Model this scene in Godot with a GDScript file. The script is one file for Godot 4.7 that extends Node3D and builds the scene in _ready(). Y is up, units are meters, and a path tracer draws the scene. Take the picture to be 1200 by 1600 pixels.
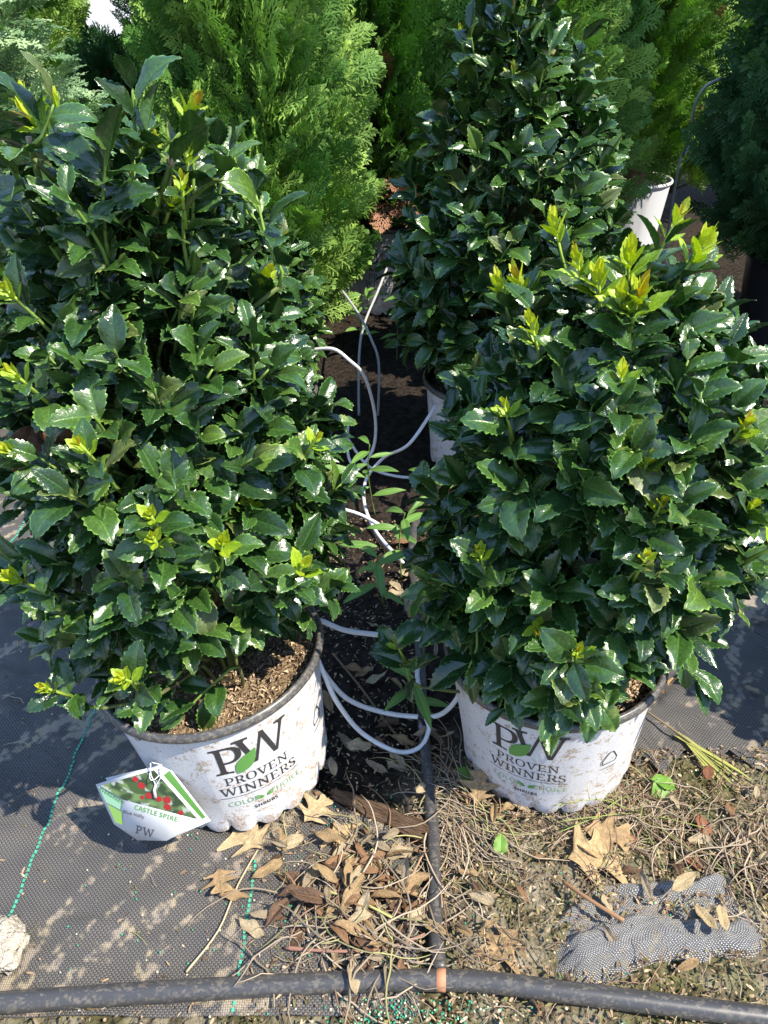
extends Node3D

var R := RandomNumberGenerator.new()
var tex := {}
var M := {}
var taken := {}
var soft_noise := FastNoiseLite.new()
var POT_L := Vector3(-0.207, 0, -0.751)
var POT_R := Vector3(0.249, 0, -0.787)
const CAM := Vector3(0, 0.972, 0)
const PITCH := 34.0
const FOV := 67.3

# ---------------------------------------------------------------- small helpers
func lin(r: float, g: float, b: float) -> Color:
	return Color(r, g, b).linear_to_srgb()

func rr(a: float, b: float) -> float:
	return R.randf_range(a, b)

func numbered(called: String) -> String:
	if not taken.has(called):
		taken[called] = 0
		return called
	taken[called] += 1
	return "%s_%03d" % [called, taken[called]]

func tag(o: Node3D, label: String, category: String, group := "") -> Node3D:
	o.set_meta("label", label)
	o.set_meta("category", category)
	if group != "":
		o.set_meta("group", group)
	return o

func thing(called: String, label: String, category: String, at := Vector3.ZERO, group := "") -> Node3D:
	var o := Node3D.new()
	o.name = numbered(called)
	add_child(o)
	o.position = at
	return tag(o, label, category, group)

func part(called: String, mesh: Mesh, m: Material, parent: Node3D, xf := Transform3D.IDENTITY) -> MeshInstance3D:
	var o := MeshInstance3D.new()
	o.name = called
	o.mesh = mesh
	o.material_override = m
	parent.add_child(o, true)
	o.transform = xf
	return o

func one(called: String, mesh: Mesh, m: Material, label: String, category: String, xf := Transform3D.IDENTITY, group := "") -> MeshInstance3D:
	var o := MeshInstance3D.new()
	o.name = numbered(called)
	o.mesh = mesh
	o.material_override = m
	add_child(o)
	o.transform = xf
	tag(o, label, category, group)
	return o

func many(called: String, mesh: Mesh, m: Material, xfs: Array, cols: Array, parent: Node3D, stuff := true) -> MultiMeshInstance3D:
	var mm := MultiMesh.new()
	mm.transform_format = MultiMesh.TRANSFORM_3D
	mm.use_colors = true
	mm.mesh = mesh
	mm.instance_count = xfs.size()
	for i in xfs.size():
		mm.set_instance_transform(i, xfs[i])
		mm.set_instance_color(i, cols[i])
	var o := MultiMeshInstance3D.new()
	o.name = called
	o.multimesh = mm
	o.material_override = m
	parent.add_child(o, true)
	if stuff:
		o.set_meta("kind", "stuff")
	return o

func begin() -> SurfaceTool:
	var st := SurfaceTool.new()
	st.begin(Mesh.PRIMITIVE_TRIANGLES)
	return st

func done(st: SurfaceTool) -> ArrayMesh:
	st.generate_normals()
	return st.commit()

# rows x cols grid of points -> surface, front seen from the side where rows run right and cols run up
func grid(st: SurfaceTool, first: int, rows: int, cols: int, flip := false) -> void:
	for i in rows - 1:
		for j in cols - 1:
			var a := first + i * cols + j
			var b := a + 1
			var c := a + cols
			var d := c + 1
			if flip:
				for k in [a, c, b, b, c, d]:
					st.add_index(k)
			else:
				for k in [a, b, c, b, d, c]:
					st.add_index(k)

func catmull(p: Array, each: int) -> Array:
	var out := []
	for i in p.size() - 1:
		var a: Vector3 = p[max(i - 1, 0)]
		var b: Vector3 = p[i]
		var c: Vector3 = p[i + 1]
		var d: Vector3 = p[min(i + 2, p.size() - 1)]
		for k in each:
			out.append(b.cubic_interpolate(c, a, d, float(k) / each))
	out.append(p[-1])
	return out

# a tube through points; returns the next free vertex number
func tube(st: SurfaceTool, first: int, p: Array, radius: Array, sides: int, col := Color.WHITE, uvlen := 1.0) -> int:
	var n := p.size()
	var side := Vector3.ZERO
	var along := 0.0
	for i in n:
		var d: Vector3 = (p[min(i + 1, n - 1)] - p[max(i - 1, 0)]).normalized()
		if i == 0:
			side = d.cross(Vector3.UP if absf(d.y) < 0.9 else Vector3.RIGHT).normalized()
		else:
			side = (side - d * side.dot(d)).normalized()
			along += p[i].distance_to(p[i - 1])
		var up := d.cross(side)
		var r: float = radius[min(i, radius.size() - 1)]
		for k in sides + 1:
			var a := TAU * k / sides
			st.set_color(col)
			st.set_uv(Vector2(float(k) / sides, along / uvlen))
			st.add_vertex(p[i] + (side * cos(a) + up * sin(a)) * r)
	grid(st, first, n, sides + 1)
	var at := first + n * (sides + 1)
	for e in [0, n - 1]:
		st.set_color(col)
		st.set_uv(Vector2.ZERO)
		st.add_vertex(p[e])
		for k in sides:
			var q: int = first + e * (sides + 1) + k
			for v in ([at, q + 1, q] if e == 0 else [at, q, q + 1]):
				st.add_index(v)
		at += 1
	return at

func tube_mesh(p: Array, radius: Array, sides: int, col := Color.WHITE) -> ArrayMesh:
	var st := begin()
	tube(st, 0, p, radius, sides, col)
	return done(st)

func basis_for(axis: Vector3, normal: Vector3) -> Basis:
	var a := axis.normalized()
	var n := (normal - a * normal.dot(a))
	if n.length() < 1e-4:
		n = a.cross(Vector3(0.3, 0.2, 0.9))
	n = n.normalized()
	return Basis(n.cross(a), n, a)

func noise(freq: float, seed_: int, octaves := 4) -> FastNoiseLite:
	var n := FastNoiseLite.new()
	n.seed = seed_
	n.noise_type = FastNoiseLite.TYPE_SIMPLEX_SMOOTH
	n.frequency = freq
	n.fractal_octaves = octaves
	return n

func grey(size: int, freq: float, seed_: int, octaves := 4, type := FastNoiseLite.TYPE_SIMPLEX_SMOOTH) -> Image:
	var n := noise(freq, seed_, octaves)
	n.noise_type = type
	return n.get_seamless_image(size, size)

func ramp_tex(im: Image, stops: Array) -> ImageTexture:
	var g := Gradient.new()
	var o := PackedFloat32Array()
	var c := PackedColorArray()
	for s in stops:
		o.append(s[0])
		c.append(s[1].linear_to_srgb())
	g.offsets = o
	g.colors = c
	var table := []
	for i in 256:
		table.append(g.sample(i / 255.0))
	var w := im.get_width()
	var h := im.get_height()
	var src := im.get_data()
	var out := PackedByteArray()
	out.resize(w * h * 3)
	for i in w * h:
		var q: Color = table[src[i]]
		out[i * 3] = int(q.r * 255)
		out[i * 3 + 1] = int(q.g * 255)
		out[i * 3 + 2] = int(q.b * 255)
	return ImageTexture.create_from_image(Image.create_from_data(w, h, false, Image.FORMAT_RGB8, out))

func plain(c: Color, rough: float, spec := 0.5) -> StandardMaterial3D:
	var m := StandardMaterial3D.new()
	m.albedo_color = c
	m.roughness = rough
	m.metallic_specular = spec
	return m

func vcol(rough: float, spec := 0.4, c := Color.WHITE) -> StandardMaterial3D:
	var m := plain(c, rough, spec)
	m.vertex_color_use_as_albedo = true
	return m

# ---------------------------------------------------------------- textures and materials
func leaf_textures() -> void:
	var w := 128
	var h := 256
	var n := noise(0.035, 5, 3)
	var n2 := noise(0.11, 9, 2)
	var hi := Image.create(w, h, false, Image.FORMAT_L8)
	var al := Image.create(w, h, false, Image.FORMAT_RGB8)
	for y in h:
		var t := float(y) / h
		for x in w:
			var s := (float(x) + 0.5) / w * 2.0 - 1.0
			var q := (t * 1.06 - absf(s) * 0.17) * 8.0 + n.get_noise_2d(x, y) * 0.25
			var d := absf(q - roundf(q))
			var vein := exp(-d * d / 0.006) * (1.0 - absf(s) * 0.7)
			var mid := exp(-s * s / 0.0022)
			var v := 0.55 + 0.22 * n.get_noise_2d(x, y) + 0.1 * n2.get_noise_2d(x, y) - 0.22 * vein - 0.35 * mid
			hi.set_pixel(x, y, Color(v, v, v))
			var a := 0.80 + 0.12 * n.get_noise_2d(x + 300, y) + 0.07 * n2.get_noise_2d(x, y + 90) + 0.13 * vein
			al.set_pixel(x, y, Color(a, clampf(a + 0.01, 0, 1), a * 0.97))
	tex.leaf_height = ImageTexture.create_from_image(hi)
	tex.leaf_albedo = ImageTexture.create_from_image(al)

func holly_material(c: Color, rough: float, back: Color) -> StandardMaterial3D:
	var m := vcol(rough, 0.58, c)
	m.albedo_texture = tex.leaf_albedo
	m.heightmap_enabled = true
	m.heightmap_texture = tex.leaf_height
	m.heightmap_scale = 0.045
	m.backlight_enabled = true
	m.backlight = back
	return m

func make_materials() -> void:
	leaf_textures()
	# holly: the tint times the mesh's relative colours (blade about a quarter, pale rib and edge)
	M.tints = [Color(0.135, 0.32, 0.10), Color(0.19, 0.43, 0.11), Color(0.28, 0.56, 0.14), Color(0.10, 0.24, 0.095), Color(0.38, 0.66, 0.14), Color(0.42, 0.56, 0.20)]
	M.holly = []
	for t in M.tints:
		M.holly.append(holly_material(t.linear_to_srgb(), [0.24, 0.27, 0.30, 0.22, 0.33, 0.48][M.holly.size()], Color(0.22, 0.36, 0.05)))
	M.holly_many = holly_material(Color.WHITE, 0.25, Color(0.22, 0.36, 0.05))
	M.young = holly_material(Color.WHITE, 0.34, Color(0.75, 0.8, 0.2))
	M.young.heightmap_scale = 0.05
	M.twig = vcol(0.55)
	M.bark = plain(lin(0.10, 0.075, 0.05), 0.9)
	var bn := grey(256, 0.03, 31)
	M.bark.heightmap_enabled = true
	M.bark.heightmap_texture = ImageTexture.create_from_image(bn)
	M.bark.heightmap_scale = 0.4
	M.bark.uv1_triplanar = true
	M.bark.uv1_scale = Vector3(14, 4, 14)
	M.conifer = vcol(0.55, 0.35)
	M.conifer.backlight_enabled = true
	M.conifer.backlight = Color(0.35, 0.5, 0.1)
	# soil
	var g1 := grey(512, 0.02, 3, 6)
	M.soil = vcol(0.95, 0.25)
	M.soil.albedo_texture = ramp_tex(g1, [[0.0, Color(0.25, 0.22, 0.19)], [0.4, Color(0.55, 0.52, 0.45)], [0.62, Color(0.8, 0.78, 0.7)], [1.0, Color(1, 1, 0.95)]])
	M.soil.heightmap_enabled = true
	M.soil.heightmap_texture = ImageTexture.create_from_image(grey(512, 0.035, 8, 6))
	M.soil.heightmap_scale = 1.0
	M.soil.uv1_triplanar = true
	M.soil.uv1_world_triplanar = true
	M.soil.uv1_scale = Vector3(3.1, 3.1, 3.1)
	M.potting = vcol(0.95, 0.2)
	M.potting.albedo_texture = M.soil.albedo_texture
	M.potting.heightmap_enabled = true
	M.potting.heightmap_texture = M.soil.heightmap_texture
	M.potting.heightmap_scale = 0.8
	M.potting.uv1_triplanar = true
	M.potting.uv1_scale = Vector3(9, 9, 9)
	weave()
	M.dry = vcol(0.75, 0.3)
	M.dry.backlight_enabled = true
	M.dry.backlight = Color(0.3, 0.25, 0.15)
	M.dry.albedo_texture = tex.leaf_albedo
	M.dry.heightmap_enabled = true
	M.dry.heightmap_texture = tex.leaf_height
	M.dry.heightmap_scale = 0.12
	M.bits = vcol(0.85, 0.25)
	M.weed = vcol(0.5, 0.4)
	M.weed.backlight_enabled = true
	M.weed.backlight = Color(0.5, 0.6, 0.15)
	M.prill = vcol(0.35, 0.5)
	# plastics
	M.pot_white = pot_white()
	M.pot_rim = plain(lin(0.055, 0.057, 0.062), 0.38)
	M.pot_black = plain(lin(0.022, 0.021, 0.022), 0.42)
	dusty(M.pot_rim, 0.35)
	M.pot_plain = plain(lin(0.62, 0.63, 0.65), 0.5)
	M.ink = plain(lin(0.035, 0.034, 0.036), 0.55)
	M.ink_green = plain(lin(0.10, 0.27, 0.06), 0.55)
	M.ink_pale = plain(lin(0.20, 0.36, 0.18), 0.55)
	M.tube = plain(lin(0.66, 0.66, 0.66), 0.42)
	dusty(M.tube, 0.25)
	M.tube_shaded = plain(lin(0.33, 0.33, 0.32), 0.6)  # greyer copy of the tube plastic, with shade put into its colour
	dusty(M.tube_shaded, 0.25)
	M.pipe = plain(lin(0.040, 0.041, 0.044), 0.36)
	dusty(M.pipe, 0.19, 9.0)
	M.fitting = plain(lin(0.02, 0.02, 0.022), 0.4)

func dusty(m: StandardMaterial3D, much: float, tiles := 15.0) -> void:
	var most := 0.20 if much < 0.2 else 0.42
	var key := "dust%d" % int(much * 100)
	if not tex.has(key):
		var a := grey(256, 0.018, 77, 5)
		var b := grey(256, 0.07, 78, 3)
		var da := a.get_data()
		var db := b.get_data()
		var out := PackedByteArray()
		out.resize(256 * 256 * 4)
		for i in 256 * 256:
			var v := (da[i] / 255.0 - 0.5) * 3.0 + (db[i] / 255.0 - 0.5) * 2.2 + much - 0.55
			out[i * 4] = 172
			out[i * 4 + 1] = 158
			out[i * 4 + 2] = 136
			out[i * 4 + 3] = int(clampf(v * 0.6, 0.02, most) * 255)
		tex[key] = ImageTexture.create_from_image(Image.create_from_data(256, 256, false, Image.FORMAT_RGBA8, out))
	m.detail_enabled = true
	m.detail_albedo = tex[key]
	m.detail_uv_layer = BaseMaterial3D.DETAIL_UV_1
	m.uv1_triplanar = true
	m.uv1_scale = Vector3(tiles, tiles * 1.7, tiles * 1.7)

func weave() -> void:
	# plain weave of flat black tapes: 16 x 16 crossings in a tile
	var s := 256
	var cell := 16.0
	var hi := Image.create(s, s, false, Image.FORMAT_L8)
	var al := Image.create(s, s, false, Image.FORMAT_RGB8)
	var n := noise(0.06, 44, 3)
	for y in s:
		for x in s:
			var cx := int(x / cell)
			var cy := int(y / cell)
			var u := fmod(x, cell) / cell - 0.5
			var v := fmod(y, cell) / cell - 0.5
			var over := (cx + cy) % 2 == 0
			var across := v if over else u
			var along := u if over else v
			var hgt := cos(across * PI) * (0.55 + 0.45 * cos(along * PI))
			var gap := absf(u) > 0.44 and absf(v) > 0.40
			if gap:
				hgt *= 0.3
			hi.set_pixel(x, y, Color(hgt, hgt, hgt))
			var a := (0.92 if over else 0.52) + 0.09 * n.get_noise_2d(x, y)
			if gap:
				a *= 0.55
			al.set_pixel(x, y, Color(a, a, a))
	tex.weave_h = ImageTexture.create_from_image(hi)
	tex.weave_a = ImageTexture.create_from_image(al)
	# dried dust and grit lying on the cloth, streaked by run-off
	var d := 1024
	var fine := grey(d, 0.09, 61, 3).get_data()
	var coarse := grey(d, 0.006, 62, 4).get_data()
	var st := noise(0.02, 63, 4)
	var out := PackedByteArray()
	out.resize(d * d * 4)
	for y in d:
		for x in d:
			var i := y * d + x
			var p := x * 0.8 + y * 0.6
			var q := -x * 0.6 + y * 0.8
			var streak := st.get_noise_2d(p * 1.7, q * 0.33)
			var v := (fine[i] / 255.0 - 0.5) * 1.5 + (coarse[i] / 255.0 - 0.5) * 1.5 + streak * 1.5 - 0.34
			out[i * 4] = 176 + int(24 * st.get_noise_2d(x * 2, y * 2))
			out[i * 4 + 1] = 160 + int(22 * st.get_noise_2d(x * 2, y * 2))
			out[i * 4 + 2] = 136
			out[i * 4 + 3] = int(clampf(v * 1.15, 0.06, 0.6) * 255)
	tex.cloth_dust = ImageTexture.create_from_image(Image.create_from_data(d, d, false, Image.FORMAT_RGBA8, out))
	M.cloth = cloth(lin(0.125, 0.122, 0.122), 24.0)
	M.cloth_new = cloth(lin(0.60, 0.60, 0.60), 32.0)
	M.cloth_new.roughness = 0.36
	M.cloth_new.heightmap_scale = 0.2

func cloth(c: Color, tiles: float) -> StandardMaterial3D:
	var m := plain(c, 0.6, 0.45)
	m.albedo_texture = tex.weave_a
	m.heightmap_enabled = true
	m.heightmap_texture = tex.weave_h
	m.heightmap_scale = 0.09
	m.uv1_scale = Vector3(tiles, tiles, 1)
	m.detail_enabled = true
	m.detail_albedo = tex.cloth_dust
	m.detail_uv_layer = BaseMaterial3D.DETAIL_UV_2
	m.detail_blend_mode = BaseMaterial3D.BLEND_MODE_MIX
	return m

func pot_white() -> StandardMaterial3D:
	# off-white plastic with splashed brown soil; u runs round the pot, v from rim (0) to foot (1)
	var w := 1024
	var h := 256
	var a := noise(0.035, 91, 5)
	var b := noise(0.16, 92, 2)
	var out := PackedByteArray()
	out.resize(w * h * 3)
	for y in h:
		var low := clampf((float(y) / h - 0.62) / 0.38, 0, 1)
		for x in w:
			var ang := TAU * x / w
			var px := cos(ang) * 163.0
			var py := sin(ang) * 163.0
			var v := a.get_noise_3d(px, py, y) * 1.9 + b.get_noise_3d(px, py, y) * 0.9 - 0.50 + low * 0.62
			var speck := 1.0 if b.get_noise_3d(px * 2.3 + 900, py * 2.3, y * 2.3) > 0.47 else 0.0
			v = clampf(v * 2.2, 0, 1) * clampf(0.55 + b.get_noise_3d(px * 1.7, py * 1.7 + 70, y * 1.7), 0, 1)
			v = maxf(v, speck * 0.55)
			var base := 0.80 + 0.02 * a.get_noise_3d(px * 0.4, py * 0.4, y)
			var i := (y * w + x) * 3
			out[i] = int(lerpf(base, 0.60, v) * 255)
			out[i + 1] = int(lerpf(base + 0.003, 0.50, v) * 255)
			out[i + 2] = int(lerpf(base + 0.012, 0.40, v) * 255)
	var m := plain(Color.WHITE, 0.48)
	m.albedo_texture = ImageTexture.create_from_image(Image.create_from_data(w, h, false, Image.FORMAT_RGB8, out))
	return m

# ---------------------------------------------------------------- leaves
# base at the origin, axis +z, upper face +y; colours are relative to the material's tint
func blade(o: Dictionary) -> ArrayMesh:
	var rg := RandomNumberGenerator.new()
	rg.seed = o.seed
	var L: float = o.l
	var W: float = o.w
	var n: int = o.get("rows", 18)
	var fold: float = o.get("fold", 0.35)
	var curl: float = o.get("curl", 0.5)
	var wave: float = o.get("wave", 0.05)
	var spine: float = o.get("spine", 0.0)
	var lobes: float = o.get("lobes", 0.0)
	var stalk: float = o.get("stalk", 0.08)
	var twist: float = o.get("twist", 0.0)
	var peak: float = o.get("peak", 0.85)
	var cb: Color = o.get("blade", Color(0.27, 0.28, 0.24))
	var cm: Color = o.get("rib", Color(0.50, 0.52, 0.40))
	var ce: Color = o.get("edge", Color(0.95, 0.90, 0.62))
	var hurt: float = o.get("hurt", 0.0)
	var cols := [-1.0, -0.9, -0.5, -0.07, 0.0, 0.07, 0.5, 0.9, 1.0]
	var st := begin()
	var ph := rg.randf() * TAU
	var ph2 := rg.randf() * TAU
	var p := Vector3.ZERO
	for i in n + 1:
		var t := float(i) / n
		var ang := -curl * (t * t * 0.75 + 0.25 * t)
		if i > 0:
			p += Vector3(0, sin(ang), cos(ang)) * (L / n)
		var up := Vector3(0, cos(ang), -sin(ang))
		var tt := clampf((t - stalk) / (1.0 - stalk), 0.0, 1.0)
		var hw := W * 0.5 * pow(maxf(sin(PI * pow(tt, peak)), 0.0), 0.95 if tt > 0.45 else 0.8) + 0.012 * W
		if i == n:
			hw = 0.0
		var lobe := 1.0
		if lobes > 0.0:
			var q := tt * lobes
			lobe = 0.36 + 0.80 * (0.5 - 0.5 * cos(TAU * pow(q - floorf(q), 1.5))) if tt < 0.93 else 0.55
			hw *= 1.0 if tt > 0.12 else 0.7
		var side := Vector3(cos(twist * t), 0, 0) + up * sin(twist * t)
		for s in cols:
			var w: float = s * hw
			var q := p
			if absf(s) > 0.8:
				if lobes > 0.0:
					w *= lobe
					q += Vector3(0, 0, 0.10 * L) * (lobe - 0.45) * absf(s)
				elif spine > 0.0 and i > 2 and i < n:
					var tooth: float = 1.0 if (i + (0 if s > 0 else 1)) % 2 == 0 else -0.55
					if absf(s) == 1.0:
						w *= 1.0 + tooth * spine * rg.randf_range(0.6, 1.25)
						q += Vector3(0, sin(ang), cos(ang)) * (0.018 * L * maxf(tooth, 0.0))
			elif lobes > 0.0 and absf(s) > 0.3:
				w *= lerpf(1.0, lobe, 0.75)
			var y: float = hw * (fold * absf(s) - 0.55 * fold * s * s) + wave * W * sin(t * 13.0 + (ph if s > 0 else ph2)) * s * s
			st.set_uv(Vector2((s + 1.0) * 0.5, t))
			var c := cb
			if absf(s) < 0.06:
				c = cm
			elif absf(s) == 1.0:
				c = ce
			elif absf(s) < 0.1:
				c = cb.lerp(cm, 0.25)
			if tt <= 0.0:
				c = ce
			if hurt > 0.0 and absf(s) > 0.4 and sin(t * 9.0 + ph) * signf(s) > 1.0 - hurt:
				c = Color(1.0, 0.62, 0.75)
			st.set_color(c)
			st.add_vertex(q + side * w + up * y)
	grid(st, 0, n + 1, cols.size(), true)
	return done(st)

# ---------------------------------------------------------------- conifer sprays
func ribbon(st: SurfaceTool, first: int, a: Vector3, b: Vector3, nrm: Vector3, w: float, c0: Color, c1: Color) -> int:
	var d := (b - a)
	var side := d.cross(nrm).normalized() * w * 0.5
	var m := a.lerp(b, 0.62) + nrm * d.length() * 0.03
	var lift := nrm * w * 0.22
	for v in [[a - side, c0], [a + lift, c0], [a + side, c0], [m - side * 1.15, c0.lerp(c1, 0.6)], [m + lift, c0.lerp(c1, 0.6)], [m + side * 1.15, c0.lerp(c1, 0.6)], [b, c1]]:
		st.set_color(v[1])
		st.add_vertex(v[0])
	for k in [0, 1, 3, 1, 4, 3, 1, 2, 4, 2, 5, 4, 3, 4, 6, 4, 5, 6]:
		st.add_index(first + k)
	return first + 7

func spray(o: Dictionary) -> ArrayMesh:
	var rg := RandomNumberGenerator.new()
	rg.seed = o.seed
	var st := begin()
	var at := 0
	var L: float = o.l
	var sides: int = o.sides
	var subs: int = o.subs
	var w: float = o.w
	var spread: float = o.spread
	var bend: float = o.bend
	var c0: Color = o.inner
	var c1: Color = o.outer
	var axis := func(t: float) -> Vector3:
		return Vector3(sin(t * 2.2) * 0.04 * L * o.sway, -bend * t * t * L, t * L)
	for k in 8:
		at = ribbon(st, at, axis.call(k / 8.0), axis.call((k + 1.05) / 8.0), Vector3.UP, w * (1.25 - 0.5 * k / 8.0), c0.lerp(c1, k / 16.0), c0.lerp(c1, (k + 1) / 12.0))
	for k in sides:
		var t := 0.06 + 0.92 * k / sides
		var sg := 1.0 if k % 2 == 0 else -1.0
		var base: Vector3 = axis.call(t)
		var sl := L * spread * (pow(1.0 - t, 0.75) * 0.9 + 0.12) * (0.45 + 0.55 * minf(1.0, t * 5.0)) * rg.randf_range(0.75, 1.15)
		var an := rg.randf_range(0.62, 0.9)
		var dir := Vector3(sin(an) * sg, rg.randf_range(-0.22, 0.22) - bend * t, cos(an)).normalized()
		var nrm := (Vector3.UP + Vector3(rg.randf_range(-0.4, 0.4), 0, rg.randf_range(-0.4, 0.4))).normalized()
		at = ribbon(st, at, base, base + dir * sl, nrm, w, c0, c1)
		for j in subs:
			var u := 0.18 + 0.74 * j / subs
			var g2 := 1.0 if j % 2 == 0 else -1.0
			var d2 := dir.rotated(nrm, g2 * rg.randf_range(0.5, 0.85))
			d2 = (d2 + nrm * rg.randf_range(-0.25, 0.25)).normalized()
			var b2 := base + dir * sl * u
			at = ribbon(st, at, b2, b2 + d2 * sl * (0.52 * (1.0 - u) + 0.16) * rg.randf_range(0.8, 1.2), nrm, w * 0.92, c0.lerp(c1, 0.4), c1)
	return done(st)

var sprays := {}

func make_sprays() -> void:
	for s in 3:
		sprays["green%d" % s] = spray({"seed": 10 + s, "l": 0.145, "sides": 20, "subs": 6, "w": 0.0036, "spread": 0.50, "bend": 0.16, "sway": 1.0, "inner": Color(0.80, 0.84, 0.78), "outer": Color(1.0, 1.0, 0.9)})
		sprays["blue%d" % s] = spray({"seed": 30 + s, "l": 0.15, "sides": 26, "subs": 5, "w": 0.0026, "spread": 0.30, "bend": 0.10, "sway": 2.0, "inner": Color(0.80, 0.84, 0.80), "outer": Color(1.0, 1.0, 1.0)})

func conifer(called: String, label: String, at: Vector3, high: float, wide: float, count: int, style: String, tint: Color, tip: Color, seed_: int, foot := 0.22) -> Node3D:
	R.seed = seed_
	var t := thing(called, label, "tree", at, "potted conifers in the back rows")
	var lean := Vector3(rr(-0.03, 0.03), 0, rr(-0.03, 0.03))
	part("trunk", tube_mesh([Vector3(0, 0.12, 0), Vector3(0.01, high * 0.3, 0) + lean * 0.3, Vector3(-0.01, high * 0.65, 0.01) + lean * 0.6, Vector3(0, high * 0.97, 0) + lean], [0.026, 0.02, 0.012, 0.003], 8), M.bark, t)
	var st := begin()
	var v := 0
	for k in 46:
		var y := lerpf(0.16, high * 0.9, k / 46.0)
		var a := k * 2.4 + rr(-0.3, 0.3)
		var r := wide * 0.75 * (1.0 - pow(y / high, 2.2))
		var d := Vector3(cos(a), 0, sin(a))
		v = tube(st, v, [Vector3(0, y - 0.03, 0) + lean * y / high, d * r * 0.5 + Vector3(0, y + 0.02, 0), d * r + Vector3(0, y + 0.12, 0)], [0.006, 0.004, 0.002], 4, Color.WHITE)
	part("branches", done(st), M.bark, t).set_meta("kind", "stuff")
	var sets := [[], [], []]
	var cols := [[], [], []]
	var lump := noise(2.6, seed_, 3)
	for k in count:
		var u := pow(R.randf(), 0.92)
		var y := lerpf(foot, high, u)
		var a := rr(0, TAU)
		var prof := wide * (1.0 - pow(u, 2.4)) * (0.72 + 0.28 * minf(1.0, u * 6.0))
		var d := Vector3(cos(a), 0, sin(a))
		prof *= 1.0 + 0.34 * lump.get_noise_3d(d.x * 1.3, y * 1.6, d.z * 1.3)
		var deep := R.randf()
		var rad := prof * lerpf(0.45, 1.0, sqrt(deep))
		var p := d * maxf(rad - 0.07, 0.01) + Vector3(0, y - 0.05, 0) + lean * y / high
		var el := rr(0.25, 1.15)
		var yaw := rr(-0.55, 0.55)
		var dd := d.rotated(Vector3.UP, yaw)
		var axis := dd * cos(el) + Vector3.UP * sin(el)
		var nrm := dd.cross(Vector3.UP).rotated(axis.normalized(), rr(-0.9, 0.9) + (1.2 if R.randf() < 0.3 else 0.0))
		if style == "blue":
			axis = (dd * 0.8 + Vector3.UP * rr(-0.1, 0.9)).normalized()
			nrm = (Vector3.UP + d * rr(0, 1) + Vector3(rr(-0.5, 0.5), 0, rr(-0.5, 0.5)))
		var w := R.randi() % 3
		var sc := rr(0.72, 1.25)
		sets[w].append(Transform3D(basis_for(axis, nrm).scaled(Vector3.ONE * sc), p))
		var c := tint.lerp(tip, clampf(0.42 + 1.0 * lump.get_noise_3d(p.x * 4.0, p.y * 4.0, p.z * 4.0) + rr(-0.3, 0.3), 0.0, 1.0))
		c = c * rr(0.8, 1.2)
		if R.randf() < 0.012:
			c = Color(0.20, 0.10, 0.04)
		c.a = 1.0
		cols[w].append(c)
	var crown := Node3D.new()
	crown.name = "crown"
	t.add_child(crown)
	for w in 3:
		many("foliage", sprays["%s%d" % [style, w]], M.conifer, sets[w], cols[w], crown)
	return t

# ---------------------------------------------------------------- holly
var leaf_mesh := []
var young_mesh := []
var shrubs := []

func make_leaf_meshes() -> void:
	for k in 8:
		leaf_mesh.append(blade({"seed": 100 + k, "l": 1.0, "w": [0.46, 0.50, 0.40, 0.50, 0.54, 0.43, 0.47, 0.50][k], "fold": [0.8, 0.5, 1.2, 0.65, 0.35, 1.0, 0.75, 0.6][k], "curl": [0.5, 0.9, 0.25, 0.7, 1.2, 0.4, 0.8, 0.6][k], "wave": [0.03, 0.05, 0.035, 0.06, 0.03, 0.05, 0.04, 0.04][k], "spine": [0.12, 0.10, 0.15, 0.13, 0.07, 0.15, 0.11, 0.12][k], "twist": [0.0, 0.25, -0.2, 0.1, -0.3, 0.3, 0.0, 0.0][k], "hurt": 0.0 if k < 7 else 0.45}))
	for k in 3:
		young_mesh.append(blade({"seed": 200 + k, "l": 1.0, "w": [0.40, 0.46, 0.34][k], "rows": 12, "fold": 0.7, "curl": [-0.25, 0.2, -0.1][k], "wave": 0.03, "spine": 0.09, "blade": Color(0.86, 0.88, 0.7), "rib": Color(0.9, 0.92, 0.8), "edge": Color(1.0, 0.93, 0.7)}))

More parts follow.
